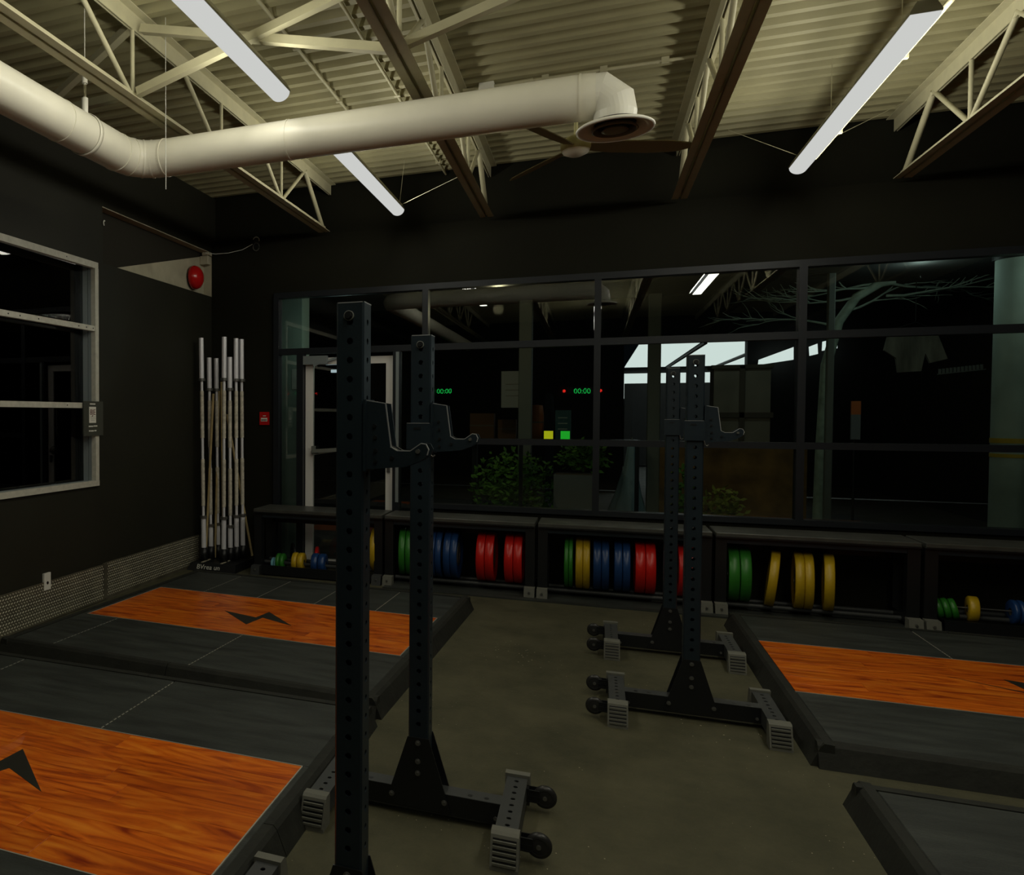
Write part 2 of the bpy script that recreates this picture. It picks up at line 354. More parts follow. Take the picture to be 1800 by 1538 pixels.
# ------------------------------------------------------------------ back windows
w1 = thing('window_1', None, None, (0, YB, 0), kind='structure')
mx_ = [-1.462, .022, 1.510, 2.997, 4.484]
ob('head', B((-2.986, -.03, HEAD - .055), (4.52, .07, HEAD)), M['bframe'], w1)
ob('sill', B((-1.44, -.03, .655), (4.52, .09, .70)), M['bframe'], w1)
ob('mullion', B((-2.990, -.03, 0), (-2.935, .07, HEAD - .055)), M['bframe'], w1)
for x in mx_: ob('mullion', B((x - .027, -.03, .02 if x < -1 else .70), (x + .027, .07, HEAD - .055)), M['bframe'], w1)
xs_ = [-2.935] + mx_
for i in range(5):
    a = xs_[i] + (.027 if i else 0); b = xs_[i + 1] - .027
    ob('transom', B((a, -.025, 2.135), (b, .065, 2.195)), M['bframe'], w1)
    ob('pane', B((a, .02, 2.195), (b, .026, HEAD - .05)), M['glass'], w1)
    if i:
        ob('transom', B((a, -.025, 1.262), (b, .065, 1.315)), M['bframe'], w1)
        ob('pane', B((a, .02, 1.315), (b, .026, 2.135)), M['glass'], w1); ob('pane', B((a, .02, .70), (b, .026, 1.262)), M['glass'], w1)
ob('mullion', B((-2.74, -.03, 0), (-2.672, .07, 2.135)), M['bframe'], w1); ob('mullion', B((-1.765, -.03, 0), (-1.70, .07, 2.135)), M['bframe'], w1)
ob('pane', B((-2.935, .02, 0), (-2.74, .026, 2.135)), M['glass'], w1)
ob('pane', B((-1.70, .02, 0), (-1.489, .026, 2.135)), M['glass'], w1)
ob('jamb_strip', B((-1.735, -.036, .7), (-1.705, -.03, 2.13)), M['jamb'], w1)
d1 = thing('door_1', None, None, (-2.665, YB + .03, 0), kind='structure')
dw = .895
for nme, a, b in (('stile', (0, 0, .02), (.078, .045, 2.10)), ('stile', (dw - .075, 0, .02), (dw, .045, 2.10)), ('top_rail', (.078, 0, 2.03), (dw - .075, .045, 2.10)), ('bottom_rail', (.078, 0, .02), (dw - .075, .045, .09))):
    ob(nme, B(a, b), M['doorframe'], d1)
ob('pane', B((.078, .018, .09), (dw - .075, .024, 2.03)), M['glass'], d1)
ob('door_closer', MB().box((-.02, -.06, 2.03), (.24, -.012, 2.115)).bar((.10, -.05, 2.02), (.36, -.01, 2.10), .02, .02), M['jamb'], d1)
ob('push_bar', MB().bar((.09, -.05, 1.17), (.50, -.05, 1.20), .03, .035).box((.08, -.05, 1.14), (.11, 0, 1.22)), M['greypost'], d1)
ob('door_lock', MB().lathe([(0, -.05), (.04, -.045), (.05, -.02), (.05, 0)], 'y', 16, (dw - .09, 0, 1.12)).box((dw - .06, -.02, .98), (dw - .03, 0, 1.06)), M['bolt'], d1)

# ------------------------------------------------------------------ roof joists
NODES = [3.875 - 1.155 * k for k in range(8, 0, -1)] + [3.875, 5.03, 6.185]
def angle_pair(y0, y1, z0, z1, gap=.018, w=.052, leg=1):
    mb = MB(); t = .006
    for s in (-1, 1):
        a, b = sorted((s * gap / 2, s * (gap / 2 + w))); zz = (z0, z0 + t) if leg > 0 else (z1 - t, z1)
        mb.box((a, y0, zz[0]), (b, y1, zz[1])); a, b = sorted((s * gap / 2, s * (gap / 2 + t))); mb.box((a, y0, z0), (b, y1, z1))
    return mb
tc_me = angle_pair(YR, 7.50, 3.70, DECK, .012, .055, -1).mesh('top_chord', M['joist'])
bc_me = angle_pair(YR, 7.33, 3.30, 3.352, .014, .050, 1).mesh('bottom_chord', M['joist'])
def rod(y0, z0, y1, z1, r): return MB().cyl((0, y0, z0), (0, y1, z1), r, 8).mesh('web_bar', M['joist'])
VR = rod(0, 3.31, 0, 3.72, .013); DA = rod(0, 3.32, .5775, 3.73, .016); DB = rod(0, 3.32, -.5775, 3.73, .016); DE = rod(6.7625, 3.73, 7.29, 3.32, .021)
spot = ['leftmost cream roof joist, ending over the barbells', 'second cream roof joist from the left wall, dark underside, left of the fan', 'cream roof joist with a dark underside just right of the ceiling fan', 'rightmost cream roof joist beyond the right tube light']
for jx, lb in zip((-2.425, -.90, .625, 2.10, 3.6), spot + ['cream roof joist out towards the right wall']):
    j = thing('roof_joist', lb, 'roof joist', (jx, 0, 0), group='open web roof joists')
    ob('top_chord', tc_me, None, j); ob('bottom_chord', bc_me, None, j); ob('web_bar', DE, None, j)
    for y in NODES:
        if y < -3 or (y < 1 and jx > 3): continue
        for me in (VR, DA, DB): ob('web_bar', me, None, j, (0, y, 0))
# cross bracing between joists
def brace(x0, x1, y, k, lb, za=3.33, zb=3.70):
    t = thing('cross_brace', lb, 'brace', (0, y, 0), group='cross bracing between joists')
    for dy, z0, z1 in ((-.02, za, zb), (.02, zb, za)):
        ob('brace_angle', MB().bar((x0, dy, z0), (x1, dy, z1), .045, .006).bar((x0, dy - .02, z0 + .02), (x1, dy - .02, z1 + .02), .006, .045), M['joist'], t)
brace(-2.39, -.94, 3.90, 0, 'crossed cream angle braces behind the end of the left tube light')
brace(-.86, .59, 3.90, 1, 'crossed cream angle braces between the two middle joists above the duct')
brace(.66, 2.06, 3.90, 1, 'crossed cream angle braces above the right tube light')
t = thing('cross_brace', 'cream angle braces fixed to the left wall above the duct', 'brace', (0, 4.0, 0), group='cross bracing between joists')
for z0, z1, y1 in ((3.34, 3.60, .55), (3.72, 3.58, .55)): ob('brace_angle', MB().bar((-2.45, -.1, z0), (XW, y1, z1), .045, .006).bar((-2.45, -.12, z0 + .02), (XW, y1 - .02, z1 + .02), .006, .045), M['joist'], t)
# conduits
def conduit(p0, p1, lb, clips, r=.011):
    t = thing('conduit', lb, 'conduit', p0); q = Vector(p1) - Vector(p0)
    ob('pipe', MB().cyl((0, 0, 0), q, r, 8), M['joist'], t)
    for k in range(clips):
        c = q * ((k + .5) / clips); ob('clip', MB().box((c.x - .022, c.y - .012, c.z - r - .003), (c.x + .022, c.y + .012, c.z + .022)), M['joist'], t)
conduit((-1.70, -2, 3.775), (-1.70, 5.9, 3.775), 'thin cream conduit under the deck left of the tube light row', 9)
conduit((-1.295, -2, 3.775), (-1.295, 7.5, 3.775), 'thin cream conduit with clips under the deck right of the tube light row', 12)
conduit((-.86, 5.63, 3.775), (.57, 5.66, 3.775), 'thin conduit running across the deck above the fan', 4)
t = thing('junction_box', 'small square cream junction box on the deck above the duct', 'junction box', (-.70, 5.63, 3.74))
ob('box', MB().cbox((-.05, -.03, 0), (.05, .03, .06)), M['duct_white'], t); ob('stub', MB().cyl((.05, 0, .03), (.30, 0, .035), .012, 8), M['joist'], t)

# ------------------------------------------------------------------ tube lights
def tube_light(x, y0, y1, z, lb, wires, lamps=True, n=8, pw=1, cut=0):
    t = thing('tube_light', lb, 'ceiling light', (x, (y0 + y1) / 2, z), group='suspended tube lights'); h = (y1 - y0) / 2; r = .058
    prof = [(r * math.cos(a), -.01 + r * .85 * math.sin(a)) for a in [PI + PI * k / 12 for k in range(13)]]
    ob('diffuser', MB().prism([(a, b) for a, b in prof], 'y', -h, h), M['tube'], t)
    ob('housing', MB().prism([(-r - .003, -.01), (r + .003, -.01), (r + .003, .0), (.035, .045), (-.035, .045), (-r - .003, .0)], 'y', -h - .004, h + .004), M['housing'], t)
    for p, q in wires: ob('suspension_wire', MB().cyl(p, q, .0022, 5), M['joist'], t)
    if lamps:
        for nx, q in ((0, .36), (-1, .32), (1, .32)):          # the lit underside and the two lit flanks of the tube
            d = bpy.data.lights.new('tube_lamp', 'AREA'); d.shape = 'RECTANGLE'; d.size = .05 if nx else .11; d.size_y = 2 * h - .04 - cut; d.energy = TUBE_W * n * pw * q; d.color = LAMP_COL
            o = bpy.data.objects.new('tube_lamp', d); COL.objects.link(o); o.parent = t
            o.location = (nx * .082, -cut / 2, -.030 if nx else -.066); o.rotation_euler = (0, -nx * (PI / 2 + .42), 0)
    return t
def wv(h, z, up=DECK, sgn=1): return [((0, sgn * h, .045), (.3, sgn * h + .25, up - z)), ((0, sgn * h, .045), (-.3, sgn * h - .05, up - z))]
LZ = 3.36
tube_light(-1.655, 1.70, 4.20, LZ, 'glowing white tube light at upper left, crossing in front of the roof joists', [], pw=.80, cut=.2)
tube_light(-1.625, 4.80, 6.98, LZ, 'shorter looking glowing tube light emerging from behind the long duct', [((0, 1.15, .045), (.05, 1.12, .43)), ((0, 1.15, .045), (.72, .25, .0))], pw=.62)
tube_light(1.362, 4.50, 6.92, LZ, 'glowing white tube light at upper right of the room', [((0, 1.13, .045), (-.42, 1.45, .40)), ((0, 1.0, .045), (.66, 1.28, .40)), ((0, -.9, .045), (.0, -.9, .43)), ((0, .35, .045), (.0, .35, .43))], pw=.8)
tube_light(1.362, 1.78, 4.22, LZ, 'tube light behind the viewer over the aisle', [], n=8, pw=1.3)
tube_light(.04, .2, 2.6, LZ, 'added fill tube light above the viewer, between the two middle joists', [], pw=.8)  # invented tube, brightens the stands, duct and middle deck
tube_light(.04, -2.8, -.4, LZ, 'added fill tube light behind the viewer in the middle row', [], pw=.8)  # invented tube, frontal fill for the stands
tag(ob('ceiling_sensor', MB().lathe([(0, 0), (.05, .005), (.055, .05), (.055, .30), (0, .30)], 'z', 16), M['rackdark'], loc=(1.36, 4.36, 3.36)), 'dark cylinder hanging just beyond the top end of the right tube light', 'sensor')
conduit((1.46, 1, 3.40), (1.46, 6.9, 3.40), 'thin cream rail running beside the right tube light', 5, .013)

# ------------------------------------------------------------------ duct
DZ, DY, DX, DR = 3.085, 4.215, -2.62, .109
dt = thing('air_duct', 'long cream round air duct turning a corner below the roof joists', 'duct', (DX, DY, DZ))
bend = [(0, -.30, 0), (0, -.20, 0), (.012, -.13, 0), (.04, -.07, 0), (.075, -.035, 0), (.13, -.01, 0), (.20, 0, 0), (.30, 0, 0)]
ob('duct_run', MB().cyl((0, -7.5, 0), (0, -.20, 0), DR, 40, caps=False), M['duct'], dt)
ob('elbow', MB().tube(bend[1:7], DR, 40), M['duct'], dt)
LX = -.03 - DX
ob('duct_run', MB().cyl((.15, 0, 0), (LX - .02, 0, 0), DR, 40), M['duct'], dt)
def ring(mb, p, d, r, w=.012):
    p = Vector(p); d = Vector(d).normalized(); return mb.cyl(p - d * w / 2, p + d * w / 2, r, 40)
for p, d in (((0, -.21, 0), (0, 1, 0)), ((.025, -.10, 0), (.4, 1, 0)), ((.075, -.035, 0), (1, .8, 0)), ((.13, -.008, 0), (1, .3, 0)), ((.22, 0, 0), (1, 0, 0)), ((1.02, 0, 0), (1, 0, 0)), ((0, -.75, 0), (0, 1, 0)), ((LX - .05, 0, 0), (1, 0, 0))):
    ob('seam_ring', ring(MB(), p, d, DR + .003, .010), M['duct'], dt)
# mitred end elbow, neck, round diffuser
ob('end_elbow', MB().tube([(LX - .03, 0, 0), (LX + .02, 0, 0)], [DR, DR - .004], 32), M['duct'], dt)
el = MB(); gr = [(LX - .01, 0, .0), (LX + .045, 0, .0), (LX + .095, 0, -.045), (LX + .108, 0, -.095), (LX + .108, 0, -.145)]; er = [.104, .104, .104, .098, .093]
dirs = [(1, 0, 0), (.9, 0, -.25), (.42, 0, -.9), (0, 0, -1), (0, 0, -1)]; nn = 32; ev = []
for p, d, r in zip(gr, dirs, er):
    d = Vector(d).normalized(); a = Vector((0, 1, 0)); b = d.cross(a)
    for i in range(nn): t_ = 2 * PI * i / nn; ev.append(Vector(p) + a * (r * math.cos(t_)) + b * (r * math.sin(t_)))
el.add(ev, [(k * nn + i, k * nn + (i + 1) % nn, (k + 1) * nn + (i + 1) % nn, (k + 1) * nn + i) for k in range(4) for i in range(nn)])
ob('end_elbow', el, M['duct_white'], dt)
df = ob('diffuser', MB().lathe([(.092, .0), (.10, -.018), (.165, -.026), (.176, -.034), (.174, -.044), (.150, -.040), (.120, -.018), (.118, -.01)], 'z', 48), M['duct_white'], dt, (LX + .108, 0, -.135), label='white round diffuser')
ob('diffuser_cone', MB().lathe([(.098, -.046), (.105, -.042), (.080, -.015), (.076, -.018), (.098, -.046)], 'z', 40), M['conem'], df)
ob('diffuser_cone', MB().lathe([(0, -.048), (.045, -.048), (.060, -.045), (.04, -.02), (0, -.015)], 'z', 40), M['conem'], df)
ob('diffuser_throat', MB().lathe([(0, -.006), (.118, -.006)], 'z', 32), M['rackdark'], df)
hg = ob('hanger', MB().cyl((0, 0, .11), (0, 0, .20), .018, 10).cyl((0, 0, .20), (0, 0, .40), .008, 8).cyl((0, 0, .28), (0, 0, .33), .016, 10).cyl((0, 0, .40), (0, 0, .72), .003, 6), M['duct_white'], dt, (0, -.52, 0))
ob('strap', MB().lathe([(.113, -.015), (.115, -.015), (.115, .015), (.113, .015)], 'y', 32), M['duct'], hg)
tag(ob('pull_cord', MB().cyl((0, 0, 0), (0, 0, .97), .0022, 5), M['letter'], loc=(-2.27, 3.98, 2.82)), 'thin white cord hanging straight down in front of the duct corner', 'cord')

# ------------------------------------------------------------------ ceiling fan
fn = thing('ceiling_fan', 'three bladed brass ceiling fan below the round duct diffuser', 'fan', (-.131, 5.70, 3.30))
ob('fan_hub', MB().lathe([(0, -.035), (.05, -.033), (.085, -.015), (.095, .01), (.095, .05), (.07, .07), (.03, .09), (0, .09)], 'z', 32), M['fanhub'], fn)
ob('hub_cap', MB().lathe([(0, -.045), (.045, -.042), (.078, -.026), (.088, -.010)], 'z', 32), M['duct'], fn)
ob('down_rod', MB().cyl((0, 0, .08), (0, 0, .50), .013, 10), M['fanhub'], fn)
bm_ = MB(); pts = [(.085, .035), (.25, .06), (.50, .072), (.68, .060), (.765, .02), (.76, -.02), (.58, -.05), (.25, -.058), (.085, -.035)]
n_ = len(pts); tw = -.30
bm_.add([(x, y, .012 + y * tw) for x, y in pts] + [(x, y, .019 + y * tw) for x, y in pts], [tuple(range(n_ - 1, -1, -1)), tuple(range(n_, 2 * n_))] + [(i, (i + 1) % n_, n_ + (i + 1) % n_, n_ + i) for i in range(n_)])
bme = bm_.mesh('fan_blade', M['fan'])
for a in (19.6, 127, 243): ob('fan_blade', bme, None, fn, rot=(0, 0, math.radians(a)))

# ------------------------------------------------------------------ wall fittings
t = thing('alarm_bell', 'red domed alarm bell high on the left wall near the corner', 'alarm bell', (XW - .09, 7.16, 2.925))
ob('bell_dome', MB().lathe([(.105, .02), (.120, .025), (.120, .05), (.108, .082), (.075, .108), (.03, .120), (0, .122)], 'x', 32), M['red'], t)
ob('bell_base', MB().cyl((0, 0, 0), (.03, 0, 0), .085, 24), M['rackdark'], t)
t = thing('detector_box', 'small beige detector box above the red alarm bell', 'box', (XW - .04, 7.38, 3.13))
ob('case', MB().cbox((-.05, -.035, -.04), (.045, .035, .05), .006), M['beige'], t); ob('case_lid', MB().cbox((-.02, -.045, .05), (.055, .045, .085), .006), M['beige'], t)
t = thing('cable_hook', 'small bright hook with a trailing cable on the back wall below the left joist', 'hook', (-3.185, YB, 3.27))
arc = [(.035 * math.cos(a), -.02, .035 + .035 * math.sin(a)) for a in [k * .5 - .2 for k in range(7)]]
ob('hook_ring', MB().tube(arc, .005, 6), M['letter'], t); ob('hook_loop', MB().tube([(.035 * math.cos(a), -.02, -.03 + .04 * math.sin(a)) for a in [k * .6 for k in range(11)]], .005, 6), M['bolt'], t)
ob('hook_plate', B((-.03, -.012, -.03), (.03, 0, .06)), M['rackdark'], t)
ob('cable', MB().tube([(-.04, -.02, 0), (-.15, -.03, -.05), (-.3, -.05, -.075), (-.42, -.10, -.085), (-.50, -.17, -.08)], .003, 6), M['letter'], t)
tag(ob('wall_screw_eye', MB().tube([(0, .012 * math.cos(a), .02 * math.sin(a)) for a in [1 + k * .5 for k in range(8)]], .0055, 6), M['letter'], loc=(XW + .012, 5.46, 3.09)), 'tiny white hook high on the left wall beside the recess', 'hook')
t = thing('wall_outlet', 'white wall outlet plate above the tread plate on the left wall', 'outlet', (XW + .014, 4.70, .305))
ob('cover_plate', MB().box((-.012, -.038, -.062), (.004, .038, .062)), M['white'], t); ob('socket', MB().cyl((.003, .0, -.01), (.007, 0, -.01), .011, 12), M['rackdark'], t)
t = thing('notice_board', 'dark board with a white paper card at the corner of the left window', 'sign', (XW + .03, 5.27, 1.50))
ob('board', B((-.008, -.132, -.137), (.002, .132, .137)), mat('olive_board', (.045, .048, .036), .6), t)
cd = ob('paper_card', B((.002, -.062, -.035), (.004, .030, .093)), M['white'], t)
ob('card_print', textmesh('8JE', .062, m=mat('card_ink', (.12, .03, .03), .7)), None, cd, (.005, -.016, .048), (PI / 2, 0, PI / 2))
for k, (z, a, b) in enumerate(((.012, -.05, .02), (-.002, -.045, .025), (-.014, -.04, .01))): ob('card_line', B((.004, a, z - .002), (.0045, b, z + .002)), M['strip'], cd)
for z, a, b in ((.115, -.052, .022), (-.062, -.068, -.008), (-.060, -.002, .048), (-.098, -.065, -.045), (-.0985, -.04, .0), (-.097, .008, .036)): ob('white_line', B((.002, a, z - .005), (.0032, b, z + .005)), M['letter'], t)
t = thing('fire_sign', 'small red sign on the back wall right of the barbells', 'sign', (-3.095, YB, 1.494))
ob('sign_plate', B((-.052, -.016, -.066), (.052, 0, .066)), M['red'], t); ob('sign_label', B((-.036, -.018, -.030), (.034, -.016, .006)), M['white'], t)
for a, b in ((-.014, .018), ): ob('sign_text', B((a, -.018, .022), (b, -.016, .030)), M['letter'], t)
for k in range(4): ob('sign_text', B((-.030 + k * .015, -.0188, -.024), (-.020 + k * .015, -.018, -.008)), M['rackdark'], t)

# ------------------------------------------------------------------ lifting platforms
def platform(cx, cy, rot, label, logo, seams, woodw=.965, hl=1.22, hw=1.22, far_seams=None, wx=(-1.14, 1.155)):
    t = thing('lifting_platform', label, 'platform', (cx, cy, 0), (0, 0, rot), group='lifting platforms')
    T = .098; g = .003
    ob('core', B((-hl + .02, -hw + .02, .0), (hl - .02, hw - .02, .075)), M['rackdark'], t)
    ww = woodw / 2; x0, x1 = wx
    # rubber tiles near and far
    for sgn, sm in ((-1, seams), (1, far_seams or seams)):
        xs = [-hl + .035] + sm + [hl - .035]; y0, y1 = (-hw + .035, -ww - .008) if sgn < 0 else (ww + .008, hw - .035)
        for a, b in zip(xs, xs[1:]): ob('rubber_tile', MB().cbox((a + g, y0, .075), (b - g, y1, T), .003), M['tile'], t)
        for a in sm:
            ds = MB(); y = y0 + .01; ds.box((a - .0026, y0, .088), (a + .0026, y1, .089))
            while y < y1 - .03: ds.box((a - .0026, y, .0885), (a + .0026, y + .020, T - .0015)); y += .034
            ob('seam_stitching', ds, M['strip'], t, kind='stuff')
    ob('rubber_tile', MB().cbox((-hl + .035, -ww - .006, .075), (x0 - .006, ww + .006, T), .003), M['tile'], t)
    ob('rubber_tile', MB().cbox((x1 + .006, -ww - .006, .075), (hl - .035, ww + .006, T), .003), M['tile'], t)
    # wood
    rows = 7; pw = woodw / rows; r_ = random.Random(int(cx * 100) + 5)
    for r in range(rows):
        y = -ww + r * pw; x = x0; cut = x0 + r_.uniform(.3, 1.1)
        while x < x1 - .01:
            e = min(cut, x1)
            if x1 - e < .25: e = x1
            ob('wood_board', MB().cbox((x + .0006, y + .0006, .08), (e - .0006, y + pw - .0006, T), .001), M['wood'], t); x = e; cut = e + 1.15
    for a, b in (((x0 - .004, -ww - .005, .09), (x1 + .004, -ww, T + .001)), ((x0 - .004, ww, .09), (x1 + .004, ww + .005, T + .001)), ((x1, -ww, .09), (x1 + .005, ww, T + .001)), ((x0 - .005, -ww, .09), (x0, ww, T + .001))):
        ob('metal_strip', B(a, b), M['strip'], t)
    if logo: ob('logo', MB().prism(logo, 'z', T - .002, T + .0012), M['black'], t, label='black lightning bolt logo on the wood')
    # rims: bevelled rubber, two lengths a side
    bv = .055
    for s in (-1, 1):
        for a, b in ((-hl, -.0), (.004, hl)):
            ma = .5 * bv if a == -hl else 0; mbb = .5 * bv if b == hl else 0
            pr = [(s * (hw + bv), 0), (s * (hw + .018), .088), (s * (hw + .004), T + .005), (s * (hw - .033), T + .003), (s * (hw - .033), 0)]
            if s < 0: pr = pr[::-1]
            ob('rim', MB().prism(pr, 'x', a - ma, b + mbb), M['rim'], t)
            ob('rim', MB().prism([(p[0] / s * s + s * (hl - hw), p[1]) for p in pr] if True else pr, 'y', a - ma, b + mbb), M['rim'], t)
    return t
LG = [(-.29, .015), (0.0, -.06), (.02, .12), (.315, -.155), (.045, -.045), (.02, -.255)]
A1 = math.radians(-2.6)
platform(-2.18, 5.15, A1, 'far left lifting platform, polished wood middle, beside the tread plate wall', LG, [-.87, .11], far_seams=[-.74, -.26, .22, .7])
platform(-2.235, 2.51, 0, 'near left lifting platform with a wide polished wood middle, filling the lower left', [(-.30, .03), (-.01, .02), (.0, .17), (.32, -.11), (.07, .003), (.0, -.16)], [-.82, .175])
platform(2.165, 5.325, 0, 'far right lifting platform, wood middle, in front of the plate storage', [(-.36, .10), (-.06, -.075), (-.10, .155), (.34, .02), (.02, .04), (.04, -.16)], [-.2, .78], woodw=1.0, wx=(-1.235 + .03, 1.155))
platform(2.195, 2.47, 0, 'near right lifting platform cut by the lower right corner', None, [-.2, .78], woodw=1.1, wx=(-1.13, 1.155))

# ------------------------------------------------------------------ squat stands
PITCH = .0508; UH = 1.83; HW = .0381
def upright_mesh(front_from=0):
    mb = MB(); n = 29; z0 = .33; c = .005; R_ = .0088
    for (U, W) in (((1, 0, 0), (0, -1, 0)), ((0, 1, 0), (1, 0, 0)), ((-1, 0, 0), (0, 1, 0)), ((0, -1, 0), (-1, 0, 0))):
        O = Vector(W) * HW + Vector((0, 0, z0)); mb.holed(O, U, (0, 0, 1), W, n, PITCH, HW - c, R_)
        # plain strips below and above
        for za, zb in ((.10, z0), (z0 + n * PITCH, UH)):
            o = Vector(W) * HW; u = Vector(U) * (HW - c)
            mb.add([o - u + Vector((0, 0, za)), o + u + Vector((0, 0, za)), o + u + Vector((0, 0, zb)), o - u + Vector((0, 0, zb))], [(0, 1, 2, 3)])
    k = HW - c
    for a, b in (((k, -HW), (HW, -k)), ((HW, k), (k, HW)), ((-k, HW), (-HW, k)), ((-HW, -k), (-k, -HW))):
        mb.add([(a[0], a[1], .1), (b[0], b[1], .1), (b[0], b[1], UH), (a[0], a[1], UH)], [(0, 1, 2, 3)])
    return mb.mesh('upright', M['rack'])
UPR = upright_mesh()
def holed_top(w, y0, y1, z0, z1):    # foot tube along y with holes in the top
    mb = MB(); h = w / 2; n = max(1, int(round((y1 - y0) / PITCH))); p = (y1 - y0) / n
    mb.holed((0, y0, z1), (1, 0, 0), (0, 1, 0), (0, 0, 1), n, p, h, .0085)
    v = [(-h, y0, z0), (h, y0, z0), (h, y1, z0), (-h, y1, z0), (-h, y0, z1), (h, y0, z1), (h, y1, z1), (-h, y1, z1)]
    mb.add(v, [(0, 3, 2, 1), (0, 1, 5, 4), (1, 2, 6, 5), (2, 3, 7, 6), (3, 0, 4, 7)]); return mb
def foot_cap(s, ridged_top=False):   # s=-1 end nearest the viewer; local y=0 at the tube's end
    o = [(.035 * -s, .0), (.035 * -s, .116), (-.0 * s, .116), (s * .012, .108), (s * .045, .012), (s * .046, 0)]
    mb = MB().prism(o if s > 0 else o[::-1], 'x', -.046, .046); mb.cur = 1
    q = [(s * (.014 + (.108 - z) * .344), z) for z in (.098, .016)] + [(s * (.014 + (.108 - z) * .344) + s * .0006 - s * .004, z) for z in (.016, .098)]
    mb.prism(q if s > 0 else q[::-1], 'x', -.0385, .0385); mb.cur = 0
    for k in range(5):
        z = .089 - k * .0165; y = s * (.012 + (.108 - z) * .344)
        mb.box((-.038, min(y, y + s * .008), z - .0045), (.038, max(y, y + s * .008), z + .0035))
    if ridged_top:
        for k in range(4): mb.box((-.040, .008 - s * .045 + .012 * k, .112), (.040, .014 - s * .045 + .012 * k, .1195))
    mb.cur = 1; return mb
def capmesh(s):
    me = foot_cap(s).mesh('foot_cap', M['cap']); me.materials.append(M['rackdark']); return me
CAPN = capmesh(-1); CAPF = capmesh(1)
FOOT = holed_top(.0762, -.255, .255, .03, .105).mesh('foot_tube', M['rackfoot'])
def xbar():
    mb = MB().box((-.302, -.038, .028), (.302, .038, .1040)); mb.cur = 1; mb.box((-.302, -.036, .1035), (.302, .036, .1048)); mb.cur = 0  # paler top strip paints the light on the bar's upper face
    for x in (-.25, -.19, .19, .25): mb.cyl((x, -.01, .1035), (x, -.01, .1054), .009, 12)
    mb.cur = 1; me = mb.mesh('crossbar', M['rackdark']); me.materials.append(M['rackfoot']); return me
XB = xbar()
GUS = MB().prism([(-.125, .034), (-.04, .305), (.04, .305), (.125, .034)], 'y', -.003, .003).mesh('gusset_plate', M['rackdark'])
BOLT = MB().cyl((0, 0, 0), (0, -.010, 0), .0075, 6, smooth=False).cyl((0, 0, 0), (0, -.003, 0), .0105, 12).mesh('bolt', M['bolt'])
DBOLT = MB().cyl((0, 0, 0), (0, -.010, 0), .010, 6, smooth=False).cyl((0, 0, 0), (0, -.003, 0), .015, 16).mesh('bolt', M['rackdark'])
WHL = MB().lathe([(0, -.014), (.032, -.014), (.041, -.010), (.043, -.004), (.043, .004), (.041, .010), (.032, .014), (0, .014)], 'y', 28).lathe([(.026, -.0145), (.0285, -.0155), (.031, -.0145)], 'y', 28).mesh('wheel', M['wheel'])
HUB = MB().cyl((0, -.014, 0), (0, -.020, 0), .008, 10).mesh('hub', M['bolt'])
def squat_stand(x, y, label, wheel_side):
    t = thing('squat_stand', label, 'squat stand', (x, y, 0), group='black squat stands')
    ob('upright', UPR, None, t); ob('crossbar', XB, None, t)
    ob('upright_cap', B((-HW + .004, -HW + .004, UH - .01), (HW - .004, HW - .004, UH - .004)), M['rackdark'], t)
    ob('top_highlight', MB().box((-HW + .004, -HW - .0006, UH - .0022), (HW - .004, -HW + .002, UH + .0006)).box((HW - .002, -HW + .004, UH - .0022), (HW + .0006, HW - .004, UH + .0006)), M['edge'], t)  # pale strips paint highlights on the upright's top edges
    for yy in (-.0415, .0415):
        g = ob('gusset_plate', GUS, None, t, (0, yy, 0))
    for bx, bz in ((0, .285), (0, .215), (0, .17), (-.10, .075), (.10, .075)): ob('bolt', BOLT, None, t, (bx, -.0445, bz))
    tb = ob('top_bolt', MB().cyl((0, 0, 0), (0, -.006, 0), .0125, 20).cyl((0, 0, 0), (0, -.016, 0), .009, 6, smooth=False), M['bolt'], t, (-.002, -HW, UH - .036)); tb.data.materials[0] = M['rackdark']
    ob('washer', MB().lathe([(.0115, -.0065), (.0135, -.007), (.0135, 0)], 'y', 20), M['greypost'], t, (-.002, -HW, UH - .036))
    for s in (-1, 1):
        f = ob('foot_tube', FOOT, None, t, (s * .340, 0, 0))
        ob('foot_cap', CAPN, None, f, (0, -.250, 0)); ob('foot_cap', CAPF, None, f, (0, .250, 0))
        ob('bolt', BOLT, None, t, (s * .285, -.034, .05), (0, 0, 0))
    for yy in (-.19, .18):
        wx = wheel_side * .445
        w_ = ob('wheel', WHL, None, t, (wx, yy, .062)); ob('hub', HUB, None, w_)
        k = wheel_side; a, b = sorted((k * .378, k * .425))
        fk = MB()
        for q in (-.019, .015):
            fk.box((a, yy + q, .040), (b, yy + q + .004, .088))
        for z in (.042, .062, .084): fk.box((a, yy - .021, z), (b, yy - .019, z + .004))
        fk.box((min(k * .378, k * .386), yy - .0215, .040), (max(k * .378, k * .386), yy + .0195, .088)); ob('wheel_fork', fk, M['rackdark'], t)
    return t
squat_stand(-.600, 2.070, 'nearest left squat stand, tallest in the picture', 1)
squat_stand(-.600, 3.005, 'left squat stand standing behind the tallest one, wheels toward the aisle', 1)
squat_stand(.466, 4.490, 'front squat stand of the right pair beside the right platform', -1)
squat_stand(.462, 5.650, 'rear squat stand of the right pair in front of the plate racks', -1)
